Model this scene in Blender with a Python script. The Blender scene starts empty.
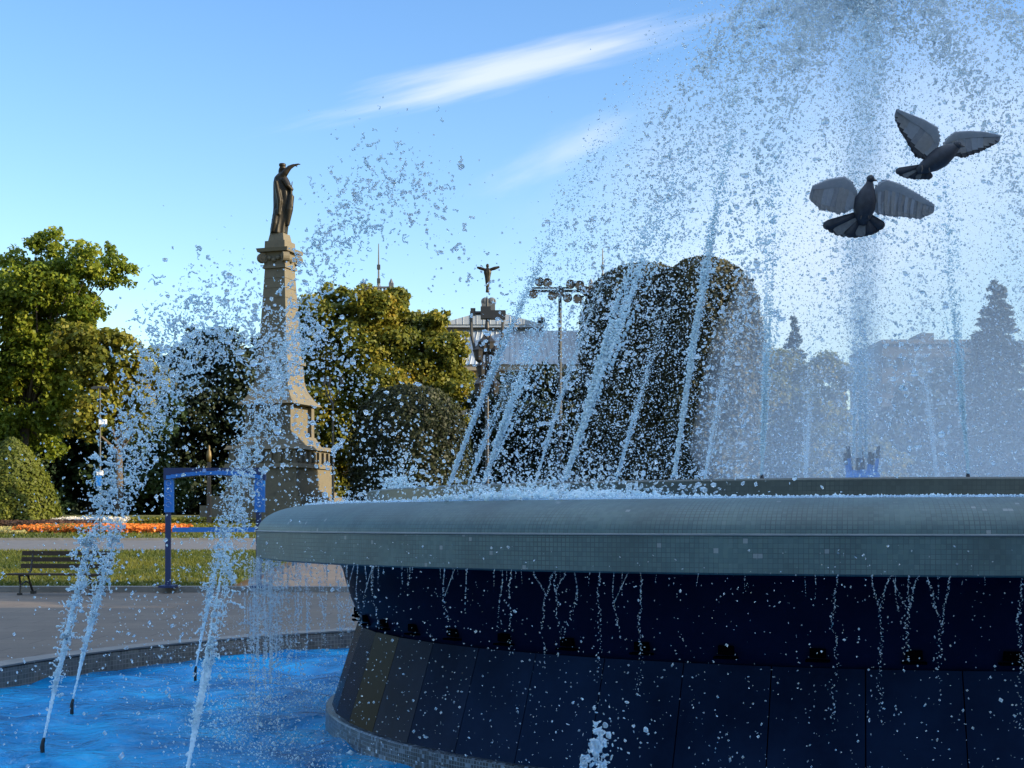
import bpy, math, random
import numpy as np
from mathutils import Vector, Matrix
PI = math.pi
rng = np.random.default_rng(11)
random.seed(5)
scene = bpy.context.scene
COL = scene.collection
FPX, HZ, CAMZ = 1400.0, 523.0, 1.5          # focal length in pixels, horizon row, eye height
CX, CY = 2.94, 11.74                        # fountain axis
WATER = -0.10


def P(px, py, Y):
    return Vector(((px - 512) / FPX * Y, Y, CAMZ - (py - HZ) / FPX * Y))


def tz(y):
    return 0.0 if y < 31 else (0.04 * (y - 31) if y < 78 else 1.88)


# ---------------------------------------------------------------- mesh helpers
class MB:
    def __init__(s):
        s.v = []; s.f = []; s.m = []; s.uv = None; s.cur = 0

    def add(s, vs, fs, m=None):
        b = len(s.v)
        s.v.extend([tuple(q) for q in vs])
        for f in fs:
            s.f.append(tuple(i + b for i in f)); s.m.append(s.cur if m is None else m)
        return s

    def box(s, c, size, rz=0, taper=1.0, m=None):
        x, y, z = (k / 2 for k in size); vs = []
        for sz, t in ((-1, 1.0), (1, taper)):
            for sx, sy in ((-1, -1), (1, -1), (1, 1), (-1, 1)):
                X, Y = sx * x * t, sy * y * t
                vs.append((c[0] + X * math.cos(rz) - Y * math.sin(rz), c[1] + X * math.sin(rz) + Y * math.cos(rz), c[2] + sz * z))
        return s.add(vs, [(3, 2, 1, 0), (4, 5, 6, 7), (0, 1, 5, 4), (1, 2, 6, 5), (2, 3, 7, 6), (3, 0, 4, 7)], m)

    def tube(s, pts, rad, n=8, m=None, cap=True):
        pts = [Vector(p) for p in pts]
        if not hasattr(rad, '__len__'): rad = [rad] * len(pts)
        vs = []; fs = []
        for i, p in enumerate(pts):
            d = (pts[min(i + 1, len(pts) - 1)] - pts[max(i - 1, 0)])
            d = d.normalized() if d.length > 1e-9 else Vector((0, 0, 1))
            a = d.cross(Vector((0, 0, 1)) if abs(d.z) < .9 else Vector((1, 0, 0))).normalized(); b = d.cross(a)
            for k in range(n):
                t = 2 * PI * k / n
                vs.append(p + (a * math.cos(t) + b * math.sin(t)) * rad[i])
        for i in range(len(pts) - 1):
            for k in range(n):
                fs.append((i * n + k, i * n + (k + 1) % n, (i + 1) * n + (k + 1) % n, (i + 1) * n + k))
        if cap:
            fs.append(tuple(range(n))[::-1]); fs.append(tuple(range((len(pts) - 1) * n, len(pts) * n)))
        return s.add(vs, fs, m)

    def ball(s, c, r, nu=12, nv=8, m=None, rot=None):
        if not hasattr(r, '__len__'): r = (r, r, r)
        vs = []; fs = []
        for j in range(nv + 1):
            t = PI * j / nv
            for i in range(nu):
                p = 2 * PI * i / nu
                q = Vector((r[0] * math.sin(t) * math.cos(p), r[1] * math.sin(t) * math.sin(p), r[2] * math.cos(t)))
                if rot is not None: q = rot @ q
                vs.append(q + Vector(c))
        for j in range(nv):
            for i in range(nu):
                fs.append((j * nu + i, (j + 1) * nu + i, (j + 1) * nu + (i + 1) % nu, j * nu + (i + 1) % nu))
        return s.add(vs, fs, m)

    def loft(s, rings, n=16, m=None):
        """rings: list of lists of n points"""
        vs = [p for r in rings for p in r]; fs = []
        for j in range(len(rings) - 1):
            for i in range(n):
                fs.append((j * n + i, j * n + (i + 1) % n, (j + 1) * n + (i + 1) % n, (j + 1) * n + i))
        fs.append(tuple(range(n))[::-1]); fs.append(tuple(range((len(rings) - 1) * n, len(rings) * n)))
        return s.add(vs, fs, m)

    def lathe(s, prof, n=48, c=(0, 0), m=None):
        rings = [[(c[0] + r * math.cos(2 * PI * k / n), c[1] + r * math.sin(2 * PI * k / n), z) for k in range(n)] for r, z in prof]
        return s.loft(rings, n, m)

    def build(s, name, mat, parent=None, smooth=False):
        return link_mesh(name, s.v, s.f, mat, parent, smooth, s.m)


def link_mesh(name, v, f, mat, parent=None, smooth=False, mi=None):
    me = bpy.data.meshes.new(name)
    me.from_pydata([tuple(p) for p in v], [], f)
    for m in (mat if isinstance(mat, (list, tuple)) else [mat]): me.materials.append(m)
    if mi and isinstance(mat, (list, tuple)): me.polygons.foreach_set('material_index', mi)
    if smooth: me.polygons.foreach_set('use_smooth', [True] * len(me.polygons))
    me.update()
    o = bpy.data.objects.new(name, me); COL.objects.link(o)
    if parent is not None: o.parent = parent
    return o


def link_np(name, V, F, mat, parent=None, smooth=False, k=3):
    """V (n,3) float, F (m,k) int"""
    me = bpy.data.meshes.new(name)
    V = np.ascontiguousarray(V, dtype=np.float32); F = np.ascontiguousarray(F, dtype=np.int32)
    me.vertices.add(len(V)); me.vertices.foreach_set('co', V.ravel())
    me.loops.add(F.size); me.loops.foreach_set('vertex_index', F.ravel())
    me.polygons.add(len(F))
    me.polygons.foreach_set('loop_start', np.arange(0, F.size, k, dtype=np.int32))
    me.polygons.foreach_set('loop_total', np.full(len(F), k, dtype=np.int32))
    if smooth: me.polygons.foreach_set('use_smooth', np.ones(len(F), dtype=bool))
    me.materials.append(mat)
    me.update(calc_edges=True)
    o = bpy.data.objects.new(name, me); COL.objects.link(o)
    if parent is not None: o.parent = parent
    return o


def lathe_uv(name, prof, n, mat, parent, smooth=True, a0=0.0, a1=2 * PI, closed=False):
    """lathe whose UVs are metres along the arc and along the profile"""
    V = []; F = []; UV = []
    d = [0.0]
    for i in range(1, len(prof)): d.append(d[-1] + math.dist(prof[i], prof[i - 1]))
    rm = max(p[0] for p in prof)
    for j, (r, z) in enumerate(prof):
        for k in range(n + 1):
            t = a0 + (a1 - a0) * k / n
            V.append((r * math.cos(t), r * math.sin(t), z))
    for j in range(len(prof) - 1):
        for k in range(n):
            a, b = j * (n + 1) + k, (j + 1) * (n + 1) + k
            F.append((a, a + 1, b + 1, b))
            u0, u1 = rm * (a1 - a0) * k / n, rm * (a1 - a0) * (k + 1) / n
            UV += [(u0, d[j]), (u1, d[j]), (u1, d[j + 1]), (u0, d[j + 1])]
    o = link_mesh(name, V, F, mat, parent, smooth)
    l = o.data.uv_layers.new(name='UVMap')
    l.data.foreach_set('uv', [c for uv in UV for c in uv])
    return o


def tag(o, label=None, cat=None, group=None, kind=None):
    if label: o['label'] = label
    if cat: o['category'] = cat
    if group: o['group'] = group
    if kind: o['kind'] = kind
    return o


def empty(name, loc, label=None, cat=None, group=None, rz=0):
    o = bpy.data.objects.new(name, None); COL.objects.link(o)
    o.location = loc; o.rotation_euler = (0, 0, rz); o.empty_display_size = .2
    return tag(o, label, cat, group)


# ---------------------------------------------------------------- materials
def mat(name, base=(.5, .5, .5), rough=.6, metal=0., spec=.5):
    m = bpy.data.materials.new(name); m.use_nodes = True
    nt = m.node_tree; b = nt.nodes['Principled BSDF']
    b.inputs['Base Color'].default_value = (*base, 1); b.inputs['Roughness'].default_value = rough
    b.inputs['Metallic'].default_value = metal; b.inputs['Specular IOR Level'].default_value = spec
    return m, nt, b


def N(nt, t, **kw):
    n = nt.nodes.new(t)
    for k, v in kw.items():
        if k in n.inputs: n.inputs[k].default_value = v
        else: setattr(n, k, v)
    return n


def ramp(nt, fac, stops):
    r = nt.nodes.new('ShaderNodeValToRGB')
    e = r.color_ramp.elements
    while len(e) < len(stops): e.new(.5)
    for i, (p, c) in enumerate(stops): e[i].position = p; e[i].color = (*c, 1)
    nt.links.new(fac, r.inputs[0]); return r


def noisy(name, c1, c2, scale=4., rough=.7, bump=.2, detail=8, spec=.4, metal=0., c3=None, coord='Object', dist=.01):
    m, nt, b = mat(name, c1, rough, metal, spec)
    tc = N(nt, 'ShaderNodeTexCoord')
    n = N(nt, 'ShaderNodeTexNoise', Scale=scale, Detail=detail, Roughness=.65)
    nt.links.new(tc.outputs[coord], n.inputs['Vector'])
    st = [(.3, c1), (.7, c2)] if c3 is None else [(.25, c1), (.5, c2), (.75, c3)]
    r = ramp(nt, n.outputs['Fac'], st)
    nt.links.new(r.outputs[0], b.inputs['Base Color'])
    if bump:
        bp = N(nt, 'ShaderNodeBump', Strength=bump, Distance=dist)
        n2 = N(nt, 'ShaderNodeTexNoise', Scale=scale * 6, Detail=6)
        nt.links.new(tc.outputs[coord], n2.inputs['Vector'])
        nt.links.new(n2.outputs['Fac'], bp.inputs['Height']); nt.links.new(bp.outputs[0], b.inputs['Normal'])
    return m


def mosaic(name, cols, grout, tile=.025, rough=.35, gw=.08, bright=None, cracked=0.0):
    """small square tiles laid out by UV in metres, each with its own tone"""
    m, nt, b = mat(name, cols[0], rough, 0, .5)
    uv = N(nt, 'ShaderNodeUVMap'); uv.uv_map = 'UVMap'
    mp = N(nt, 'ShaderNodeVectorMath', operation='SCALE'); mp.inputs['Scale'].default_value = 1 / tile
    nt.links.new(uv.outputs[0], mp.inputs[0])
    fl = N(nt, 'ShaderNodeVectorMath', operation='FLOOR'); nt.links.new(mp.outputs[0], fl.inputs[0])
    fr = N(nt, 'ShaderNodeVectorMath', operation='FRACTION'); nt.links.new(mp.outputs[0], fr.inputs[0])
    wn = N(nt, 'ShaderNodeTexWhiteNoise', noise_dimensions='2D'); nt.links.new(fl.outputs[0], wn.inputs['Vector'])
    st = [(i / (len(cols) - 1), c) for i, c in enumerate(cols)] if bright is None else \
         [(i / (len(cols) - 1) * .994, c) for i, c in enumerate(cols)] + [(.996, bright)]
    r = ramp(nt, wn.outputs['Value'], st)
    if bright is not None: r.color_ramp.interpolation = 'LINEAR'
    # broad wear
    big = N(nt, 'ShaderNodeTexNoise', Scale=2.2, Detail=6.); nt.links.new(uv.outputs[0], big.inputs['Vector'])
    bg = ramp(nt, big.outputs['Fac'], [(.3, (.62, .66, .66)), (.5, (.95, .97, .97)), (.7, (1.2, 1.16, 1.12))])
    mul = N(nt, 'ShaderNodeMix', data_type='RGBA', blend_type='MULTIPLY'); mul.inputs[0].default_value = 1
    nt.links.new(r.outputs[0], mul.inputs[6]); nt.links.new(bg.outputs[0], mul.inputs[7])
    # grout lines
    sx = N(nt, 'ShaderNodeSeparateXYZ'); nt.links.new(fr.outputs[0], sx.inputs[0])
    outs = []
    for k in (0, 1):
        s1 = N(nt, 'ShaderNodeMath', operation='SUBTRACT'); s1.inputs[1].default_value = .5; nt.links.new(sx.outputs[k], s1.inputs[0])
        a1 = N(nt, 'ShaderNodeMath', operation='ABSOLUTE'); nt.links.new(s1.outputs[0], a1.inputs[0]); outs.append(a1)
    mx = N(nt, 'ShaderNodeMath', operation='MAXIMUM'); nt.links.new(outs[0].outputs[0], mx.inputs[0]); nt.links.new(outs[1].outputs[0], mx.inputs[1])
    # grout darkness differs along the rim
    n3 = N(nt, 'ShaderNodeTexNoise', Scale=2.6, Detail=5., Roughness=.7); nt.links.new(uv.outputs[0], n3.inputs['Vector'])
    gr = N(nt, 'ShaderNodeMapRange'); gr.inputs['From Min'].default_value = .35; gr.inputs['From Max'].default_value = .65
    gr.inputs['To Min'].default_value = .505; gr.inputs['To Max'].default_value = .5 - gw * 1.4
    nt.links.new(n3.outputs['Fac'], gr.inputs['Value'])
    gt = N(nt, 'ShaderNodeMath', operation='GREATER_THAN'); nt.links.new(mx.outputs[0], gt.inputs[0]); nt.links.new(gr.outputs[0], gt.inputs[1])
    mg = N(nt, 'ShaderNodeMix', data_type='RGBA'); nt.links.new(gt.outputs[0], mg.inputs[0])
    nt.links.new(mul.outputs[2], mg.inputs[6]); mg.inputs[7].default_value = (*grout, 1)
    nt.links.new(mg.outputs[2], b.inputs['Base Color'])
    bp = N(nt, 'ShaderNodeBump', Strength=.35, Distance=.004); bp.invert = True
    nt.links.new(gt.outputs[0], bp.inputs['Height']); nt.links.new(bp.outputs[0], b.inputs['Normal'])
    return m


def leafmat(name, cols, trans=.35, rough=.55):
    m = bpy.data.materials.new(name); m.use_nodes = True; nt = m.node_tree
    for n in list(nt.nodes): nt.nodes.remove(n)
    out = N(nt, 'ShaderNodeOutputMaterial')
    g = N(nt, 'ShaderNodeNewGeometry'); tc = N(nt, 'ShaderNodeTexCoord')
    no = N(nt, 'ShaderNodeTexNoise', Scale=.35, Detail=3.); nt.links.new(tc.outputs['Object'], no.inputs['Vector'])
    ad = N(nt, 'ShaderNodeMath', operation='MULTIPLY_ADD'); ad.inputs[1].default_value = .45
    nt.links.new(g.outputs['Random Per Island'], ad.inputs[0])
    sb = N(nt, 'ShaderNodeMapRange'); sb.inputs['From Min'].default_value = .3; sb.inputs['From Max'].default_value = .7
    sb.inputs['To Min'].default_value = 0; sb.inputs['To Max'].default_value = .55
    nt.links.new(no.outputs['Fac'], sb.inputs['Value']); nt.links.new(sb.outputs[0], ad.inputs[2])
    r = ramp(nt, ad.outputs[0], [(i / (len(cols) - 1), c) for i, c in enumerate(cols)])
    d = N(nt, 'ShaderNodeBsdfPrincipled', Roughness=rough); d.inputs['Specular IOR Level'].default_value = .25
    t = N(nt, 'ShaderNodeBsdfTranslucent'); mx = N(nt, 'ShaderNodeMixShader'); mx.inputs[0].default_value = trans
    nt.links.new(r.outputs[0], d.inputs['Base Color']); nt.links.new(r.outputs[0], t.inputs['Color'])
    nt.links.new(d.outputs[0], mx.inputs[1]); nt.links.new(t.outputs[0], mx.inputs[2]); nt.links.new(mx.outputs[0], out.inputs[0])
    return m


def feather(name, c1, c2, tr):
    m = noisy(name, c1, c2, 40., .65, .15); nt = m.node_tree; b = nt.nodes['Principled BSDF']; out = nt.nodes['Material Output']
    t = N(nt, 'ShaderNodeBsdfTranslucent'); mx = N(nt, 'ShaderNodeMixShader'); mx.inputs[0].default_value = tr
    nt.links.new(b.inputs['Base Color'].links[0].from_socket, t.inputs['Color'])
    nt.links.new(b.outputs[0], mx.inputs[1]); nt.links.new(t.outputs[0], mx.inputs[2]); nt.links.new(mx.outputs[0], out.inputs[0])
    return m


def watermat(name, foam=0.0, tint=(.86, .94, 1.)):
    m = bpy.data.materials.new(name); m.use_nodes = True; nt = m.node_tree
    b = nt.nodes['Principled BSDF']
    b.inputs['Base Color'].default_value = (*tint, 1); b.inputs['Roughness'].default_value = .04
    b.inputs['IOR'].default_value = 1.33; b.inputs['Transmission Weight'].default_value = 1.0
    if foam > 0:
        out = nt.nodes['Material Output']
        d = N(nt, 'ShaderNodeBsdfDiffuse'); d.inputs['Color'].default_value = (.82, .95, 1, 1)
        t = N(nt, 'ShaderNodeBsdfTranslucent'); t.inputs['Color'].default_value = (.82, .95, 1, 1)
        m1 = N(nt, 'ShaderNodeMixShader'); m1.inputs[0].default_value = .5
        nt.links.new(d.outputs[0], m1.inputs[1]); nt.links.new(t.outputs[0], m1.inputs[2])
        m2 = N(nt, 'ShaderNodeMixShader'); m2.inputs[0].default_value = foam
        nt.links.new(b.outputs[0], m2.inputs[1]); nt.links.new(m1.outputs[0], m2.inputs[2]); nt.links.new(m2.outputs[0], out.inputs[0])
    return m


M = {}
M['drop'] = watermat('water_drops', .3, (.93, .97, 1))
M['stream'] = watermat('water_stream', .8, (.93, .97, 1))
M['clear'] = watermat('clear_water', .3, (.9, .96, 1))
M['foam'] = watermat('water_foam', .85)
M['lip'] = mosaic('lip_mosaic', [(.042, .085, .092), (.048, .095, .102), (.06, .108, .113), (.052, .1, .1)], (.03, .055, .062), .0252, .5, .09, (.16, .19, .2))
M['ring'] = mosaic('ring_mosaic', [(.026, .04, .04), (.034, .05, .048), (.04, .056, .052)], (.018, .028, .03), .0252, .35, .06)
M['base_mosaic'] = mosaic('base_mosaic', [(.012, .016, .024), (.03, .04, .052), (.012, .016, .022), (.16, .21, .27)], (.12, .15, .18), .026, .3, .12, (.45, .5, .55))
M['kerb_mosaic'] = mosaic('kerb_mosaic', [(.035, .045, .05), (.07, .075, .08), (.028, .035, .04), (.09, .095, .09)], (.12, .12, .12), .05, .4, .1, (.18, .19, .19))
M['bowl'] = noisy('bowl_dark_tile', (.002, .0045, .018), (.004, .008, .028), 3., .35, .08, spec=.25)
M['granite'] = noisy('polished_granite', (.0015, .0045, .015), (.009, .021, .052), .9, .25, .02, spec=.5)  # broad lighter blue patches in the colour stand for reflections of the water
M['granite_reflection'] = noisy('granite_brown_reflection', (.003, .004, .010), (.009, .0075, .006), 1.8, .3, .02, spec=.5)  # dark granite tinted brown to imitate a reflection in one panel
M['edge'] = noisy('pale_grout_edge', (.12, .15, .165), (.2, .22, .235), 6., .5, .2)
M['hole'] = mat('drain_dark', (.0015, .0015, .002), .9, 0, 0)[0]
for q in ('granite', 'granite_reflection', 'bowl'): M[q].node_tree.nodes['Principled BSDF'].inputs['IOR'].default_value = 1.07
M['nozzle'] = mat('black_nozzle', (.01, .01, .012), .4)[0]
M['blue_plastic'] = mat('blue_pipe_paint', (.01, .17, .5), .35)[0]
M['stone'] = noisy('monument_stone', (.065, .06, .048), (.125, .11, .077), 1.6, .85, .35, c3=(.095, .086, .066))
M['bronze'] = noisy('dark_bronze', (.009, .0075, .005), (.02, .016, .009), 6., .5, .2, metal=.4)
M['iron'] = mat('black_iron', (.012, .012, .014), .45)[0]
M['steel'] = mat('grey_steel', (.05, .055, .06), .5, .4)[0]
M['wood'] = noisy('bench_wood', (.02, .012, .008), (.045, .026, .015), 14., .6, .2)
M['frame_blue'] = noisy('frame_blue', (.012, .14, .5), (.02, .19, .6), 2., .4, 0)
M['frame_navy'] = noisy('frame_navy', (.006, .022, .09), (.01, .03, .12), 2., .4, 0)
M['pale_blue'] = mat('pale_blue_paint', (.16, .3, .6), .5)[0]
M['white'] = mat('white_paint', (.75, .77, .8), .5)[0]
M['bark'] = noisy('bark', (.05, .04, .03), (.1, .08, .06), 5., .9, .5)
M['pigeon_body'] = noisy('pigeon_slate', (.012, .015, .024), (.03, .035, .05), 30., .55, .15)
M['pigeon_wing'] = feather('pigeon_grey', (.42, .46, .52), (.54, .56, .6), .6)
M['pigeon_tip'] = feather('pigeon_dark_feather', (.03, .033, .04), (.06, .06, .07), .2)
M['pigeon_far'] = feather('pigeon_primary', (.42, .42, .43), (.54, .53, .53), .65)
M['pigeon_mid'] = feather('pigeon_mid_grey', (.26, .28, .32), (.38, .39, .42), .5)
M['pigeon_pale'] = feather('pigeon_pale_feather', (.12, .13, .15), (.2, .21, .22), .3)
M['beak'] = mat('beak', (.1, .08, .07), .4)[0]

# plaza
m, nt, b = mat('plaza_paving', (.1, .09, .085), .75)
tc = N(nt, 'ShaderNodeTexCoord')
n1 = N(nt, 'ShaderNodeTexNoise', Scale=.5, Detail=9., Roughness=.7); nt.links.new(tc.outputs['Object'], n1.inputs['Vector'])
n2 = N(nt, 'ShaderNodeTexNoise', Scale=30., Detail=6., Roughness=.7); nt.links.new(tc.outputs['Object'], n2.inputs['Vector'])
r1 = ramp(nt, n1.outputs['Fac'], [(.3, (.085, .064, .047)), (.52, (.115, .089, .066)), (.7, (.15, .117, .086))])
r2 = ramp(nt, n2.outputs['Fac'], [(.3, (.7, .7, .7)), (.7, (1.2, 1.2, 1.2))])
mu = N(nt, 'ShaderNodeMix', data_type='RGBA', blend_type='MULTIPLY'); mu.inputs[0].default_value = 1
nt.links.new(r1.outputs[0], mu.inputs[6]); nt.links.new(r2.outputs[0], mu.inputs[7]); nt.links.new(mu.outputs[2], b.inputs['Base Color'])
bk = N(nt, 'ShaderNodeTexBrick', Scale=1.0); bk.inputs['Brick Width'].default_value = 1.2; bk.inputs['Row Height'].default_value = .6; bk.inputs['Mortar Size'].default_value = .012
bk.inputs['Color1'].default_value = (.9, .9, .9, 1); bk.inputs['Color2'].default_value = (1.08, 1.06, 1.04, 1); bk.inputs['Mortar'].default_value = (.45, .44, .42, 1)
nt.links.new(tc.outputs['Object'], bk.inputs['Vector'])
mv = N(nt, 'ShaderNodeMix', data_type='RGBA', blend_type='MULTIPLY'); mv.inputs[0].default_value = 1
nt.links.new(mu.outputs[2], mv.inputs[6]); nt.links.new(bk.outputs['Color'], mv.inputs[7]); nt.links.new(mv.outputs[2], b.inputs['Base Color'])
bp = N(nt, 'ShaderNodeBump', Strength=.4, Distance=.006); nt.links.new(n2.outputs['Fac'], bp.inputs['Height']); nt.links.new(bp.outputs[0], b.inputs['Normal'])
M['plaza'] = m
M['path'] = noisy('asphalt_path', (.08, .08, .085), (.12, .115, .115), 3., .8, .2)
M['lawn'] = noisy('lawn_soil', (.03, .05, .012), (.09, .09, .016), .5, .9, .5, c3=(.05, .07, .014))
M['kerb'] = noisy('kerb_stone', (.13, .13, .125), (.2, .19, .18), 3., .85, .3)
M['grass'] = leafmat('grass_blades', [(.03, .055, .012), (.08, .10, .014), (.17, .15, .02)], .4)
# pool water: painted basin colour under a rippled surface
m, nt, b = mat('pool_water', (.02, .2, .55), .1, 0, .1)
b.inputs['IOR'].default_value = 1.33
tc = N(nt, 'ShaderNodeTexCoord')
n1 = N(nt, 'ShaderNodeTexNoise', Scale=1.1, Detail=5., Roughness=.6, Distortion=.6); nt.links.new(tc.outputs['Object'], n1.inputs['Vector'])
r1 = ramp(nt, n1.outputs['Fac'], [(.3, (.0, .085, .24)), (.5, (.001, .21, .48)), (.72, (.003, .42, .78))])
nt.links.new(r1.outputs[0], b.inputs['Base Color'])
n2 = N(nt, 'ShaderNodeTexNoise', Scale=4.5, Detail=5., Roughness=.6, Distortion=.4); nt.links.new(tc.outputs['Object'], n2.inputs['Vector'])
bp = N(nt, 'ShaderNodeBump', Strength=.9, Distance=.06); nt.links.new(n2.outputs['Fac'], bp.inputs['Height']); nt.links.new(bp.outputs[0], b.inputs['Normal'])
M['pool'] = m
m, nt, b = mat('basin_water', (.25, .4, .55), .1, 0, .6)
b.inputs['IOR'].default_value = 1.33
tc = N(nt, 'ShaderNodeTexCoord'); n2 = N(nt, 'ShaderNodeTexNoise', Scale=9., Detail=5.); nt.links.new(tc.outputs['Object'], n2.inputs['Vector'])
bp = N(nt, 'ShaderNodeBump', Strength=.8, Distance=.04); nt.links.new(n2.outputs['Fac'], bp.inputs['Height']); nt.links.new(bp.outputs[0], b.inputs['Normal'])
M['film'] = m

# ---------------------------------------------------------------- ground and setting
def ground():
    mb = MB()
    xs = [-900, -300, -120, -60, -30, -15, CX - 9.2, CX + 9.2, 20, 40, 80, 200, 900]
    ys = [-300, -60, -20, -8, CY - 9.2, CY + 9.2, 26, 31, 45, 60, 78, 110, 160, 300, 700, 2200]
    idx = {}
    for j, y in enumerate(ys):
        for i, x in enumerate(xs):
            idx[i, j] = len(mb.v); mb.v.append((x, y, tz(y)))
    hi = xs.index(CX - 9.2); hj = ys.index(CY - 9.2)
    for j in range(len(ys) - 1):
        for i in range(len(xs) - 1):
            if i == hi and j == hj: continue
            mb.f.append((idx[i, j], idx[i + 1, j], idx[i + 1, j + 1], idx[i, j + 1])); mb.m.append(0)
    n = 128; b0 = len(mb.v)
    for k in range(n):
        t = 2 * PI * k / n; c, s = math.cos(t), math.sin(t); q = 9.2 / max(abs(c), abs(s))
        mb.v.append((CX + 8.3 * c, CY + 8.3 * s, 0)); mb.v.append((CX + q * c, CY + q * s, 0))
    for k in range(n):
        a = b0 + 2 * k; c = b0 + 2 * ((k + 1) % n)
        mb.f.append((a, a + 1, c + 1, c)); mb.m.append(0)
    tag(mb.build('ground', M['plaza']), kind='structure')


ground()


def sheet(name, x0, x1, y0, y1, dz, m, kind='structure', n=1):
    ys = sorted({y0, y1, *[y for y in (31, 78) if y0 < y < y1]})
    mb = MB()
    for y in ys: mb.v += [(x0, y, tz(y) + dz), (x1, y, tz(y) + dz)]
    for i in range(len(ys) - 1): mb.f.append((2 * i, 2 * i + 1, 2 * i + 3, 2 * i + 2)); mb.m.append(0)
    return tag(mb.build(name, m), kind=kind)


sheet('lawn', -60, -6.2, 30.62, 44, .11, M['lawn'])
sheet('path', -120, 120, 44, 52, .02, M['path'])
sheet('garden_lawn', -120, 120, 52.2, 112, .06, M['lawn'])
mb = MB(); mb.box((0, 30.45, .06), (120, .35, .13)); tag(mb.build('kerb', M['kerb']), kind='structure')
mb = MB(); mb.box((0, 44.1, tz(44.1) + .03), (240, .2, .14)); mb.box((0, 52.1, tz(52.1) + .03), (240, .2, .14))
tag(mb.build('path_kerb', M['kerb']), kind='structure')


def blades(name, x0, x1, y0, y1, n, h, m, dz=.06, w=.03, label=None, tilt=.5):
    c = np.stack([rng.uniform(x0, x1, n), rng.uniform(y0, y1, n)], 1)
    z = np.interp(c[:, 1], [0, 31, 78, 300], [0, 0, 1.88, 1.88]) + dz
    hh = h * rng.uniform(.5, 1.2, n); a = rng.uniform(0, 2 * PI, n); ww = w * rng.uniform(.6, 1.3, n)
    dx, dy = np.cos(a) * ww, np.sin(a) * ww; lx, ly = rng.normal(0, tilt, n) * hh, rng.normal(0, tilt, n) * hh
    V = np.empty((n, 3, 3), np.float32)
    V[:, 0] = np.stack([c[:, 0] - dx, c[:, 1] - dy, z], 1); V[:, 1] = np.stack([c[:, 0] + dx, c[:, 1] + dy, z], 1)
    V[:, 2] = np.stack([c[:, 0] + lx, c[:, 1] + ly, z + hh], 1)
    o = link_np(name, V.reshape(-1, 3), np.arange(3 * n).reshape(-1, 3), m)
    return tag(o, label, 'ground cover', None, 'stuff')


blades('grass', -17, -6.2, 30.7, 44, 34000, .09, M['grass'], .1, .02, 'short grass of the lawn strip behind the bench')
blades('grass', -30, -2, 52.3, 71, 26000, .1, M['grass'], .06, .035, 'grass between the flower beds across the path')

# pool and its rim
pool = empty('fountain_pool', (CX, CY, 0), 'wide round pool with a grey mosaic tiled rim around the fountain', 'pool')
lathe_uv('rim_wall', [(8.1, -.45), (8.1, .085), (8.115, .1), (8.33, .1), (8.345, .085), (8.345, -.05)], 192, M['kerb_mosaic'], pool, False)
lathe_uv('rim_coping', [(8.09, .1), (8.085, .118), (8.36, .122), (8.365, .1)], 192, M['kerb'], pool, False)
mb = MB(); mb.lathe([(.01, -.44), (8.1, -.44)], 96); mb.build('pool_floor', M['blue_plastic'], pool)

# rippled water surface
def water_surface():
    nr, na = 70, 260
    rr = np.linspace(4.2, 8.1, nr); aa = np.linspace(0, 2 * PI, na, endpoint=False)
    R, A = np.meshgrid(rr, aa, indexing='ij')
    X, Y = R * np.cos(A), R * np.sin(A)
    Z = np.zeros_like(X)
    for _ in range(36):
        k = rng.uniform(4, 16); t = rng.uniform(0, 2 * PI); ph = rng.uniform(0, 2 * PI)
        Z += .035 / k * np.sin(k * (X * math.cos(t) + Y * math.sin(t)) + ph)
    V = np.stack([X, Y, Z], -1).reshape(-1, 3)
    i = np.arange(nr - 1)[:, None] * na; j = np.arange(na)[None]
    F = np.stack([i + j, i + na + j, i + na + (j + 1) % na, i + (j + 1) % na], -1).reshape(-1, 4)
    o = link_np('pool_water', V, F, M['pool'], None, True, 4)
    o.location = (CX, CY, WATER)
    tag(o, kind='structure')


water_surface()

# ---------------------------------------------------------------- the fountain
F = empty('fountain', (CX, CY, 0), 'large round fountain bowl with grey green mosaic lip on a dark granite pedestal', 'fountain')
lipp = [(5.0 + .0, 1.242), (5.0, 1.43)]
lathe_uv('lip_fascia', [(4.6, 1.232), (4.985, 1.236), (5.0, 1.245), (5.0, 1.432), (4.992, 1.442)], 240, M['lip'], F, False)
mb = MB(); mb.lathe([(4.996, 1.434), (5.006, 1.437), (5.006, 1.443), (4.99, 1.447)], 240); mb.build('lip_edge', M['edge'], F)
pr = [(4.992, 1.442)]
for k in range(1, 11):
    t = k / 10 * PI / 2
    pr.append((4.992 - .42 * (1 - math.cos(t)) - .0 * k, 1.442 + .195 * math.sin(t)))
pr += [(4.4, 1.628), (4.1, 1.61)]
lathe_uv('lip_top', pr, 240, M['lip'], F, True)
lathe_uv('inner_ring', [(4.135, 1.58), (4.135, 1.742), (4.12, 1.752), (3.95, 1.752), (3.94, 1.74), (3.94, 1.5)], 240, M['ring'], F, False)
mb = MB(); mb.lathe([(4.62, 1.24), (4.36, 1.2), (4.325, 1.12), (4.3, 1.02), (4.26, .9), (4.21, .78), (4.195, .70)], 208)
mb.build('bowl_underside', M['bowl'], F, True)
NP = 52
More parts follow.
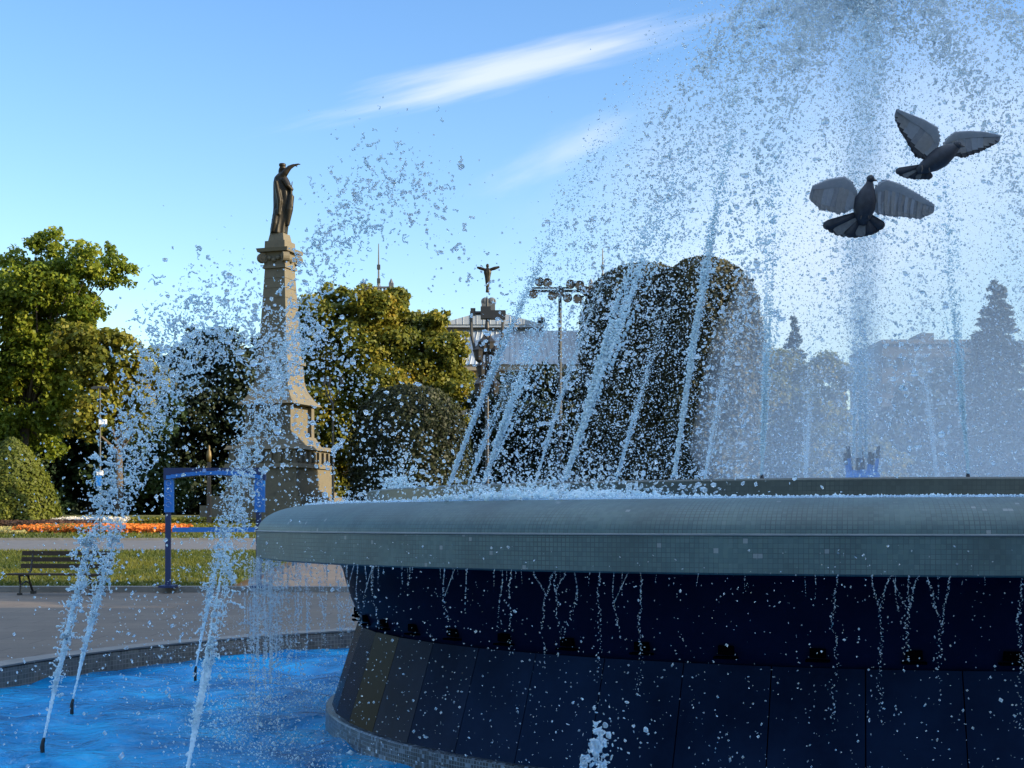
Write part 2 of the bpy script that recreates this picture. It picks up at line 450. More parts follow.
for k in range(NP):
    a0, a1 = 2 * PI * k / NP, 2 * PI * (k + 1) / NP; am = (a0 + a1) / 2
    g = .0035
    def pt(r, z, t): return (r * math.cos(t), r * math.sin(t), z)
    q = g / 4.3
    vs = [pt(4.21, .70, a0 + q), pt(4.21, .70, a1 - q), pt(4.415, .046, a1 - q), pt(4.415, .046, a0 + q)]
    vs += [pt(4.17, .70, a0 + q), pt(4.17, .70, a1 - q), pt(4.36, .046, a1 - q), pt(4.36, .046, a0 + q)]
    mb = MB(); mb.add(vs, [(3, 2, 1, 0), (4, 5, 6, 7), (0, 1, 5, 4), (1, 2, 6, 5), (2, 3, 7, 6), (3, 0, 4, 7)])
    deg = math.degrees(am) % 360
    mb.build('stone_panel', M['granite_reflection'] if abs(deg - 205) < 3.6 else M['granite'], F)
    # drain slot with its small hood, on the bowl just above the panels
    mb = MB(); c, s = math.cos(am), math.sin(am)
    mb.box((4.214 * c, 4.214 * s, .785), (.06, .085, .05), am)
    mb.build('drain_slot', M['hole'], F)
    mb = MB(); mb.box((4.225 * c, 4.225 * s, .742), (.07, .13, .012), am)
    mb.build('drain_sill', M['hole'], F)
mb = MB(); mb.lathe([(4.165, .73), (4.165, .0)], 104); mb.build('pedestal_core', M['bowl'], F)
lathe_uv('base_band', [(4.36, .05), (4.45, .05), (4.462, .04), (4.47, -.3)], 208, M['base_mosaic'], F, False)
lathe_uv('basin_floor', [(3.95, 1.62), (.02, 1.62)], 64, M['ring'], F, False)
lathe_uv('basin_water', [(3.945, 1.70), (3., 1.70), (2., 1.7), (1., 1.7), (.02, 1.70)], 96, M['film'], F, True)
# thin sheet of water spilling over the ring on to the lip
lathe_uv('overflow_film', [(4.136, 1.648), (4.35, 1.648), (4.5, 1.647), (4.6, 1.642), (4.66, 1.632)], 240, M['film'], F, True)

# central nozzle cluster
nz = empty('nozzle_cluster', (CX, CY, 1.54), 'blue manifold with black tipped pipes standing in the middle of the fountain', 'nozzle')
mb = MB(); mb.lathe([(.05, 0), (.09, .02), (.1, .2), (.14, .25), (.145, .36), (.12, .4), (.01, .41)], 20); mb.build('manifold', M['blue_plastic'], nz, True)
for k in range(9):
    t = 2 * PI * k / 9; r = .11 if k else 0.0
    h = .50 + .05 * (k % 3)
    mb = MB(); mb.tube([(r * math.cos(t), r * math.sin(t), .34), (r * 1.25 * math.cos(t), r * 1.25 * math.sin(t), h - .08)], .016, 8)
    pp = mb.build('pipe', M['blue_plastic'], nz)
    mb = MB(); mb.tube([(r * 1.25 * math.cos(t), r * 1.25 * math.sin(t), h - .1), (r * 1.3 * math.cos(t), r * 1.3 * math.sin(t), h)], [.021, .015], 8)
    mb.build('nozzle_tip', M['nozzle'], pp)

# ---------------------------------------------------------------- water
G = 9.81
ICO_T = (1 + 5 ** .5) / 2
ICO = np.array([(-1, ICO_T, 0), (1, ICO_T, 0), (-1, -ICO_T, 0), (1, -ICO_T, 0), (0, -1, ICO_T), (0, 1, ICO_T), (0, -1, -ICO_T), (0, 1, -ICO_T), (ICO_T, 0, -1), (ICO_T, 0, 1), (-ICO_T, 0, -1), (-ICO_T, 0, 1)], float)
ICO /= np.linalg.norm(ICO[0])
ICOF = np.array([(0, 11, 5), (0, 5, 1), (0, 1, 7), (0, 7, 10), (0, 10, 11), (1, 5, 9), (5, 11, 4), (11, 10, 2), (10, 7, 6), (7, 1, 8), (3, 9, 4), (3, 4, 2), (3, 2, 6), (3, 6, 8), (3, 8, 9), (4, 9, 5), (2, 4, 11), (6, 2, 10), (8, 6, 7), (9, 8, 1)])
OCT = np.array([(1, 0, 0), (-1, 0, 0), (0, 1, 0), (0, -1, 0), (0, 0, 1), (0, 0, -1)], float)
OCTF = np.array([(0, 2, 4), (2, 1, 4), (1, 3, 4), (3, 0, 4), (2, 0, 5), (1, 2, 5), (3, 1, 5), (0, 3, 5)])


def blobs(c, r, wob=.22, skew=.3, tiny=False):
    c = np.asarray(c, float); n = len(c); r = np.asarray(r, float)
    B, FF = (OCT, OCTF) if tiny else (ICO, ICOF)
    A = np.eye(3)[None] + rng.normal(0, skew, (n, 3, 3))
    v = B[None] * (1 + rng.normal(0, wob, (n, len(B), 1)))
    v = np.einsum('nij,nkj->nki', A, v) * r[:, None, None] + c[:, None]
    f = FF[None] + (np.arange(n) * len(B))[:, None, None]
    return v.reshape(-1, 3), f.reshape(-1, 3)


def worms(c, r, kmin=2, kmax=6, step=.95, dirn=None):
    """irregular commas: every centre becomes a short random walk of blobs"""
    C = []; R = []
    for p, q in zip(c, r):
        k = rng.integers(kmin, kmax + 1); d = rng.normal(0, 1, 3); d /= np.linalg.norm(d); x = np.array(p, float)
        for i in range(k):
            C.append(x.copy()); R.append(q * rng.uniform(.55, 1.1))
            d += rng.normal(0, .7, 3); d /= np.linalg.norm(d); x = x + d * q * step * 1.3
    return np.array(C), np.array(R)


def cat(*vf):
    V = []; Fc = []; o = 0
    for v, f in vf:
        V.append(v); Fc.append(f + o); o += len(v)
    return np.concatenate(V), np.concatenate(Fc)


class Arc:
    def __init__(s, p0, p1, apex):
        s.p0 = np.array(p0, float); s.p1 = np.array(p1, float)
        vz = math.sqrt(2 * G * max(apex - p0[2], .01)); s.T = vz / G + math.sqrt(2 * G * max(apex - p1[2], .01)) / G
        s.v = (s.p1 - s.p0) / s.T; s.v[2] = vz

    def at(s, u):
        t = np.asarray(u) * s.T
        q = s.p0 + s.v * t[..., None]; q[..., 2] -= .5 * G * t ** 2
        return q


def remesh(o, vox, sm=2):
    m = o.modifiers.new('join', 'REMESH'); m.mode = 'VOXEL'; m.voxel_size = vox; m.use_smooth_shade = True
    if sm:
        s = o.modifiers.new('soft', 'SMOOTH'); s.factor = .5; s.iterations = sm
    return o


def jet(label, p0, p1, apex, r0=.018, solid=.28, nd=900, spread=.16, rd=.008, nclump=160, u1=1.0, group='water jets of the fountain', rnoz=True, vox=.009, gust=.0, pw=1.3, tmin=0.0, dens=.008, lace=0, flare=.012, cl=1.25):
    """one water jet: a coherent ropy stem that breaks into clumps and then drops"""
    a = Arc(p0, p1, apex)
    root = empty('water_jet', p0, label, 'water jet', group)
    o0 = np.array(p0, float)
    # stem: overlapping blobs, getting lacy
    C = []; R = []
    K = 9
    for q in range(K):
        dv = rng.normal(0, flare if q else flare * .2, 3); dv[2] *= .3
        sp_ = float(np.linalg.norm(a.v)); L = solid * rng.uniform(.65, 1.25)
        n = int(L * a.T * sp_ / dens); u = np.linspace(0, L, n); f = u / solid
        c = a.at(u) + np.outer(u * a.T * sp_, dv)
        ph = rng.uniform(0, 6, 4); w1 = r0 * (.15 + .9 * f)
        c += np.stack([np.sin(u * 60 + ph[0]) + .5 * np.sin(u * 170 + ph[1]), np.sin(u * 75 + ph[2]) + .5 * np.sin(u * 190 + ph[3]), 0 * u], 1) * (w1 * .6)[:, None]
        c += rng.normal(0, 1, (n, 3)) * (r0 * (.12 + .4 * f))[:, None]
        gap = np.sin(u * 140 + ph[1]) + np.sin(u * 330 + ph[2]) + np.sin(u * 47 + ph[0]) * .6
        k = (gap > -2.5 + 2.9 * f) & (rng.uniform(0, 1, n) > .6 * f)
        C.append(c[k]); R.append((r0 * rng.uniform(.22, .5, n) * (1.05 - .55 * np.clip(f, 0, 1)))[k])
        # fringe torn off along the strand
        nf = n // 3; uf = rng.uniform(.15, 1.25, nf) * L; cf = a.at(uf) + np.outer(uf * a.T * sp_, dv) + rng.normal(0, 1, (nf, 3)) * (r0 * (.5 + 1.3 * uf / solid))[:, None]
        C.append(cf); R.append(r0 * rng.uniform(.1, .26, nf))
    st = blobs(np.concatenate(C) - o0, np.concatenate(R), .18, .3)
    obj = tag(link_np('stream', st[0], st[1], M['stream'], root, True), kind='stuff')
    if vox: remesh(obj, vox, 1)
    ns = int(140 + 500 * solid) + 420 * lace; us = solid * rng.uniform(.12, 1.5 + .25 * lace, ns); cs = a.at(us) + rng.normal(0, 1, (ns, 3)) * (r0 * (2.6 + 2.6 * lace) * us / solid)[:, None]
    w_, wr_ = worms(cs - o0, rd * (.9 - .15 * lace) * np.exp(rng.normal(0, .4, ns)), 1, 5 + 8 * lace); sh_ = blobs(w_, wr_, .12, .25)
    tag(link_np('shreds', sh_[0], sh_[1], M['stream'], root, True), kind='stuff')
    # clumps and drops along the rest
    uu = tmin + (u1 - tmin) * rng.uniform(0, 1, nd) ** (1 / pw)
    uu = np.maximum(uu, solid * .25)
    cc = a.at(uu)
    sg = spread * np.clip((uu - solid * .2) / (1 - solid * .2), .02, 1) ** .8
    puff = np.array([rng.normal(0, .5, 3) for _ in range(40)])
    pid = np.clip((uu * 39).astype(int), 0, 39)
    cc = cc + rng.normal(0, 1, (nd, 3)) * sg[:, None] * np.exp(rng.normal(0, .5, nd))[:, None] + puff[pid] * (sg * .7)[:, None]
    rd_ = rd * np.exp(rng.normal(-.15, .6, nd))
    parts = [blobs(cc - o0, rd_, .07, .14)]
    if nclump:
        uc = tmin + (u1 - tmin) * rng.uniform(.0, 1, nclump); uc = np.maximum(uc, solid * .5)
        c2 = a.at(uc); s2 = spread * .6 * np.clip(uc, .1, 1)
        p2 = np.clip((uc * 39).astype(int), 0, 39)
        c2 = c2 + rng.normal(0, 1, (nclump, 3)) * s2[:, None] + puff[p2] * (s2)[:, None]
        w, wr = worms(c2 - o0, rd * cl * np.exp(rng.normal(0, .35, nclump)), 2, 7)
        parts.append(blobs(w, wr, .1, .22))
    v, f = cat(*parts)
    tag(link_np('droplets', v, f, M['drop'], root, True), kind='stuff')
    return root


def polar(phi, R, z):
    t = math.radians(phi); return (CX + R * math.cos(t), CY + R * math.sin(t), z)


def nozzle(p, d, label, group, h=.05, r=.014):
    root = empty('jet_nozzle', p, label, 'nozzle', group)
    d = Vector(d).normalized()
    mb = MB(); mb.tube([(0, 0, -.12), d * .0], r * 1.1, 8); mb.build('riser', M['nozzle'], root)
    mb = MB(); mb.tube([d * -.03, d * h * .6, d * h], [r, r, r * .6], 8); mb.build('nozzle_tip', M['nozzle'], root)
    return root


# outer jets rise from the pool and fall on to the lip
outer = [
    ((-3.71, 11.8, WATER + .07), (-1.5, 12.3, 1.66), 3.15, 'slim jet from the left pool nozzle nearest the rim wall', 'black nozzle in the pool at the left, nearer the rim wall'),
    ((-3.24, 9.66, WATER + .07), (-1.35, 10.6, 1.66), 3.12, 'ragged jet from the nozzle at the lower left edge of the pool', 'black nozzle in the pool at the very lower left'),
    ((-3.28, 14.5, WATER + .07), (-1.11, 13.46, 1.66), 3.30, 'far jet rising before the blue frame and falling behind the lip', 'black nozzle in the pool farthest from the viewer, beside the rim'),
    ((-1.80, 7.62, WATER + .07), (.16, 8.2, 1.66), 3.42, 'tall near jet arching past the monument column on to the lip', 'black nozzle in the near pool just below the tall left arch'),
]
for i, (p0, p1, ap, lab, nl) in enumerate(outer):
    near = i == 3
    jet(lab, p0, p1, ap, r0=.0125 if i != 3 else .0115, solid=.30, flare=.017, dens=.005, nd=1000 if not near else 900, spread=.22 if not near else .19, rd=.0066 if not near else .0053,
        nclump=150 if not near else 150, group='outer jets from the pool', vox=.0042, u1=.97, lace=2)
    a = Arc(p0, p1, ap); nozzle(p0, a.v, nl, 'nozzles in the pool')

# weak bubbling jet in front of the pedestal
pj = np.array((.365, 6.0, WATER))
root = empty('water_jet', tuple(pj), 'short bubbling jet in front of the dark pedestal', 'water jet', 'outer jets from the pool')
C = []; R = []
for k in range(620):
    h = rng.uniform(0, 1); side = rng.choice([-1, 1])
    x = side * (.016 + .075 * (1 - h) ** .8) * (h < .8) + rng.normal(0, .016) + .02 * math.sin(h * 14 + side); z = .05 + h * .7
    if math.sin(h * 41 + side * 2) + math.sin(h * 17 + 1) < -.9: continue
    C.append((x + rng.normal(0, .008), rng.normal(0, .022), z)); R.append(rng.uniform(.004, .013))
v, f = blobs(C, R, .25, .4); remesh(tag(link_np('stream', v, f, M['clear'], root, True), kind='stuff'), .0045, 1)
c = np.stack([rng.normal(0, .09, 90), rng.normal(0, .09, 90), rng.uniform(.1, .85, 90)], 1)
v, f = blobs(c, rng.uniform(.003, .007, 90)); tag(link_np('droplets', v, f, M['drop'], root, True), kind='stuff')

# ring jets: launched inwards from the ring, crossing over the middle and falling on the far side
ring = [185, 165, 205, 142, 222, 123, 236.5, 105, 246, 86, 63, 266, 44, 286, 306, 326, 346, 8, 26]
names = {185: 'leftmost jet leaning right from the inner ring', 165: 'second jet from the left on the far side of the ring', 205: 'thick jet beside the leftmost one on the near ring',
         142: 'far jet rising before the theatre roof', 222: 'bright twin jet left of the clipped tree', 123: 'far jet standing behind the bright twin jet',
         236.5: 'straight white jet in front of the clipped tree', 105: 'far jet against the right half of the clipped tree', 246: 'faint near jet at the right edge of the clipped tree',
         86: 'faint far jet left of the blue nozzle cluster', 63: 'faint far jet right of the blue nozzle cluster', 266: 'near jet leaning left at the right of the nozzle cluster',
         44: 'far jet by the tall spruce', 286: 'near jet just beyond the right edge of the view', 306: 'jet from the right near side of the ring', 326: 'jet from the right side falling along the leftmost arc',
         346: 'jet from the right end of the ring', 8: 'jet from the right end of the ring, far half', 26: 'jet from the far right of the ring'}
for phi in ring:
    z0 = 1.80
    p0 = polar(phi, 3.47, z0); p1 = polar(phi + 180 + rng.normal(0, 9), 3.1 + rng.uniform(-.5, .3), 1.72); ap = 6.2 + rng.uniform(-.35, .6)
    style = {185: (.024, .13, .012), 205: (.02, .10, .055), 222: (.026, .14, .032), 236.5: (.019, .15, .009), 142: (.013, .14, .008)}.get(phi, (rng.uniform(.009, .016), rng.uniform(.07, .13), rng.uniform(.008, .03)))
    jet(names[phi], p0, p1, ap, r0=style[0], solid=style[1], flare=style[2], nd=2600, spread=.18, rd=.0048, nclump=420, cl=1.5, group='inner ring jets',
        vox=None, pw=1.0, tmin=.33, dens=.0055)
    a = Arc(p0, p1, ap); nozzle((p0[0], p0[1], p0[2] - .05), a.v, 'black nozzle under the ' + names[phi], 'nozzles on the inner ring', .05, .013)

# central column
root = empty('water_jet', (CX, CY, 2.15), 'tall misty central column of water above the blue nozzle cluster', 'water jet', 'central jet')
parts = []
n = 16000; h = rng.uniform(0, 1, n) ** .8 * 5.4; w = .03 + .05 * h
c = np.stack([rng.normal(0, 1, n) * w, rng.normal(0, 1, n) * w, h], 1)
v, f = blobs(c, .004 * np.exp(rng.normal(0, .4, n)), .2, .3, True); tag(link_np('droplets', v, f, M['drop'], root, True), kind='stuff')
C = []; R = []
for dx in (-.075, -.02, .03):
    for k in range(700):
        q = rng.uniform(0, 1) ** 1.5; C.append((dx * (1 - .3 * q) + rng.normal(0, .003 + .012 * q), rng.normal(0, .01), q * 1.35 - .1)); R.append(rng.uniform(.004, .010) * (1 - .6 * q))
v, f = blobs(C, R, .2, .4); tag(link_np('stream', v, f, M['stream'], root, True), kind='stuff')

cmist = bpy.data.materials.new('column_mist'); cmist.use_nodes = True; nt = cmist.node_tree
for q in list(nt.nodes): nt.nodes.remove(q)
out = N(nt, 'ShaderNodeOutputMaterial'); pv = N(nt, 'ShaderNodeVolumePrincipled'); pv.inputs['Color'].default_value = (.62, .85, 1, 1)
tc = N(nt, 'ShaderNodeTexCoord'); mp = N(nt, 'ShaderNodeVectorMath', operation='MULTIPLY'); mp.inputs[1].default_value = (1, 1, 0); nt.links.new(tc.outputs['Object'], mp.inputs[0])
ln = N(nt, 'ShaderNodeVectorMath', operation='LENGTH'); nt.links.new(mp.outputs[0], ln.inputs[0])
mr = N(nt, 'ShaderNodeMapRange'); mr.interpolation_type = 'SMOOTHSTEP'; mr.inputs['From Min'].default_value = .02; mr.inputs['From Max'].default_value = .27; mr.inputs['To Min'].default_value = 2.2; mr.inputs['To Max'].default_value = 0
nt.links.new(ln.outputs['Value'], mr.inputs['Value'])
no = N(nt, 'ShaderNodeTexNoise', Scale=3.5, Detail=4.); nt.links.new(tc.outputs['Object'], no.inputs['Vector'])
m2 = N(nt, 'ShaderNodeMapRange'); m2.inputs['From Min'].default_value = .35; m2.inputs['From Max'].default_value = .65; m2.inputs['To Min'].default_value = .25; m2.inputs['To Max'].default_value = 1.3; nt.links.new(no.outputs['Fac'], m2.inputs['Value'])
mu = N(nt, 'ShaderNodeMath', operation='MULTIPLY'); nt.links.new(mr.outputs[0], mu.inputs[0]); nt.links.new(m2.outputs[0], mu.inputs[1])
nt.links.new(mu.outputs[0], pv.inputs['Density']); nt.links.new(pv.outputs[0], out.inputs['Volume'])
mb = MB(); mb.lathe([(.04, .1), (.1, .3), (.18, 1.2), (.28, 2.2), (.28, 4.9), (.1, 5.3)], 20); tag(mb.build('fine_mist', cmist, root, True), kind='stuff')

# fine spray hanging over and round the bowl
def spray(name, label, c, r, tiny=True, m='drop'):
    v, f = blobs(c, r, .1, .2, tiny)
    return tag(link_np(name, v, f, M[m], None, True), label, 'water spray', None, 'stuff')


n = 110000
R_ = 3.7 * np.sqrt(rng.uniform(0, 1, n)); A_ = rng.uniform(0, 2 * PI, n); Z_ = 1.72 + 5.0 * rng.uniform(0, 1, n) ** 1.25
env = np.sqrt(np.clip((6.9 - Z_) / 5.0, .02, 1)) * 3.6
k = R_ < env
c = np.stack([CX + R_ * np.cos(A_), CY + R_ * np.sin(A_), Z_], 1)[k]
spray('water_spray', 'fine falling spray filling the air above the bowl', c, .0039 * np.exp(rng.normal(0, .42, len(c))))
n = 5000
c = np.stack([rng.normal(-1.9, 1.0, n), rng.normal(11.0, 2.2, n), rng.uniform(-.05, 1, n) ** 1.2 * 2.6], 1)
c = c[(np.hypot(c[:, 0] - CX, c[:, 1] - CY) > 4.95) & (c[:, 1] > 8.2)]
spray('water_spray', 'scattered drops in the air over the left side of the pool', c, .0058 * np.exp(rng.normal(0, .45, len(c))))
n = 8000
A_ = np.radians(rng.uniform(170, 330, n)); R_ = 5.0 + np.abs(rng.normal(0, .35, n)); Z_ = 1.4 - 1.5 * rng.uniform(0, 1, n) ** .8
c = np.stack([CX + R_ * np.cos(A_), CY + R_ * np.sin(A_), Z_], 1)
spray('water_spray', 'small drops falling in front of the dark pedestal', c, .003 * np.exp(rng.normal(0, .45, n)))

# drips hanging from the edge of the lip, thick at the left end
C = []; R = []
for k in range(150):
    t = math.radians(rng.uniform(150, 335)); L = rng.uniform(.03, .16) if rng.uniform() < .8 else rng.uniform(.2, .5)
    x0 = 0; wob = rng.uniform(0, 6); s = 0.0; rr = 5.0 + rng.uniform(-.03, .02); am = rng.uniform(.01, .06)
    br = L > .3 and rng.uniform() < .5
    while s < L:
        o = am * math.sin(s * rng.uniform(9, 13) + wob) * s / .3
        tt = t + o / 5
        if rng.uniform() > .1 + .6 * s / L: C.append((CX + rr * math.cos(tt), CY + rr * math.sin(tt), 1.24 - s)); R.append(.0024 * rng.uniform(.6, 1.5) * (1.2 if L > .2 else .9))
        if br and s < .16:
            tt2 = t + (.16 - s) * .5 / 5
            C.append((CX + rr * math.cos(tt2), CY + rr * math.sin(tt2), 1.24 - s)); R.append(.0026)
        s += .0055
for k in range(34):
    t = math.radians(rng.uniform(228, 330)); L = rng.uniform(.28, .8); s = 0; ph = rng.uniform(0, 6, 3); rr = 5.0 + rng.uniform(-.02, .03); am = rng.uniform(.003, .014); fork = rng.uniform(.1, .28) if rng.uniform() < .45 else 0; wd = rng.uniform(.05, .14)
    while s < L:
        o = am * (math.sin(s * 17 + ph[0]) + .6 * math.sin(s * 41 + ph[1])) + rng.normal(0, .0025 + .012 * s)
        sides = (-1, 1) if s < fork else (0,)
        for sd_ in sides:
            tt = t + (o + sd_ * wd * (1 - s / max(fork, .01)) * .5) / 5
            if rng.uniform() > .05 + .75 * max(0, s / L - .25): C.append((CX + rr * math.cos(tt), CY + rr * math.sin(tt), 1.24 - s)); R.append(.0023 * rng.uniform(.6, 1.9))
        s += .0055
v, f = blobs(C, R, .2, .3); tag(link_np('lip_drips', v, f, M['drop'], None, True), 'strings of water dripping from the underside of the lip', 'water drips', None, 'stuff')
C = []; R = []
for k in range(120):
    t = math.radians(rng.uniform(148, 207)); L = rng.uniform(.3, 1.25); s = 0; rr = 5.0 + rng.normal(0, .05); ph = rng.uniform(0, 6); wd = rng.uniform(.004, .03)
    while s < L:
        tt = t + (rng.normal(0, wd) + .02 * math.sin(s * 7 + ph)) / 5
        if math.sin(s * 11 + ph * 3) + math.sin(s * 29 + ph) > rng.uniform(-1.6, .9): C.append((CX + rr * math.cos(tt), CY + rr * math.sin(tt), 1.24 - s - .02)); R.append(.0052 * rng.uniform(.5, 1.4))
        s += .011
v, f = blobs(C, R, .25, .35); tag(link_np('falling_water', v, f, M['drop'], None, True), 'ragged veil of water falling from the left end of the lip', 'falling water', None, 'stuff')

# splashes on the lip
def splash(label, c0, rad, h, n, foam_r=.012, elong=(1, 1), tang=0.0):
    root = empty('lip_splash', c0, label, 'splash', 'splashes on the lip')
    t = math.radians(tang); C = []; R = []
    for k in range(n):
        x = rng.normal(0, rad * elong[0]); y = rng.normal(0, rad * elong[1]); d = math.hypot(x / elong[0], y / elong[1]) / rad
        z = abs(rng.normal(0, h)) * math.exp(-d * .55)
        C.append((x * math.cos(t) - y * math.sin(t), x * math.sin(t) + y * math.cos(t), z)); R.append(foam_r * rng.uniform(.4, 1.1))
    v, f = blobs(C, R, .3, .4); remesh(tag(link_np('foam', v, f, M['foam'], root, True), kind='stuff'), .008, 1)
    n2 = n // 2
    C = [(rng.normal(0, rad * elong[0] * 1.3), rng.normal(0, rad * elong[1] * 1.3), abs(rng.normal(0, h * 1.9))) for _ in range(n2)]
    C = [(x * math.cos(t) - y * math.sin(t), x * math.sin(t) + y * math.cos(t), z) for x, y, z in C]
    v, f = blobs(C, foam_r * .5 * np.exp(rng.normal(0, .4, n2))); tag(link_np('droplets', v, f, M['drop'], root, True), kind='stuff')


splash('big white splash where the tall near jet lands on the lip', (.2, 8.25, 1.64), .14, .05, 2600, .011, (3.0, .8), -28)
splash('splash of drops rising at the left end of the lip', (-1.3, 10.7, 1.63), .2, .03, 500, .009, (1.8, .8), -75)
splash('thin splash along the far left end of the lip', (-1.42, 12.2, 1.63), .2, .03, 400, .009, (1.8, .8), 92)
splash('upright burst of water behind the left of the lip', (-1.05, 13.3, 1.66), .16, .24, 1100, .016, (1.2, .8), 70)
# foam and froth in the pool round the foot
n = 2600
A_ = np.radians(rng.uniform(150, 215, n)); R_ = rng.normal(5.1, .28, n)
c = np.stack([CX + R_ * np.cos(A_), CY + R_ * np.sin(A_), WATER + .005 + np.abs(rng.normal(0, .018, n))], 1)
spray('pool_froth', 'white froth on the pool under the falling water', c, .0045 * np.exp(rng.normal(0, .5, n)), True, 'foam')
# froth line where the overflow meets the lip
n = 2200
A_ = np.radians(rng.uniform(140, 330, n)); R_ = rng.normal(4.56, .035, n)
c = np.stack([CX + R_ * np.cos(A_), CY + R_ * np.sin(A_), np.full(n, 1.643)], 1)
spray('lip_froth', 'broken line of froth along the top of the lip', c, .006 * np.exp(rng.normal(0, .4, n)), True, 'foam')

# standing mist of the jets
mm = bpy.data.materials.new('mist_air'); mm.use_nodes = True; nt = mm.node_tree
for q in list(nt.nodes): nt.nodes.remove(q)
out = N(nt, 'ShaderNodeOutputMaterial'); pv = N(nt, 'ShaderNodeVolumePrincipled'); pv.inputs['Color'].default_value = (.92, .96, 1, 1); pv.inputs['Anisotropy'].default_value = .3
tc = N(nt, 'ShaderNodeTexCoord'); sp = N(nt, 'ShaderNodeSeparateXYZ'); nt.links.new(tc.outputs['Object'], sp.inputs[0])
mr = N(nt, 'ShaderNodeMapRange'); mr.inputs['From Min'].default_value = 0; mr.inputs['From Max'].default_value = 3.2
mr.inputs['To Min'].default_value = .21; mr.inputs['To Max'].default_value = .012; nt.links.new(sp.outputs[2], mr.inputs['Value'])
nt.links.new(mr.outputs[0], pv.inputs['Density']); nt.links.new(pv.outputs[0], out.inputs['Volume'])
mb = MB(); mb.lathe([(.05, 0), (2.5, .02), (2.7, .4), (2.5, 1.4), (2.0, 2.4), (1.0, 3.0), (.05, 3.1)], 40)
o = mb.build('mist', mm, None, True); o.location = (CX + 1.25, CY, 1.715); tag(o, 'pale veil of mist hanging over the fountain bowl', 'mist', None, 'stuff')

# ---------------------------------------------------------------- pigeons
def lerp_poly(pts, t):
    d = [0]
    for i in range(1, len(pts)): d.append(d[-1] + math.dist(pts[i], pts[i - 1]))
    s = t * d[-1]
    for i in range(1, len(pts)):
        if s <= d[i] + 1e-9:
            q = (s - d[i - 1]) / max(d[i] - d[i - 1], 1e-9)
            return (pts[i - 1][0] + (pts[i][0] - pts[i - 1][0]) * q, pts[i - 1][1] + (pts[i][1] - pts[i - 1][1]) * q)
    return pts[-1]


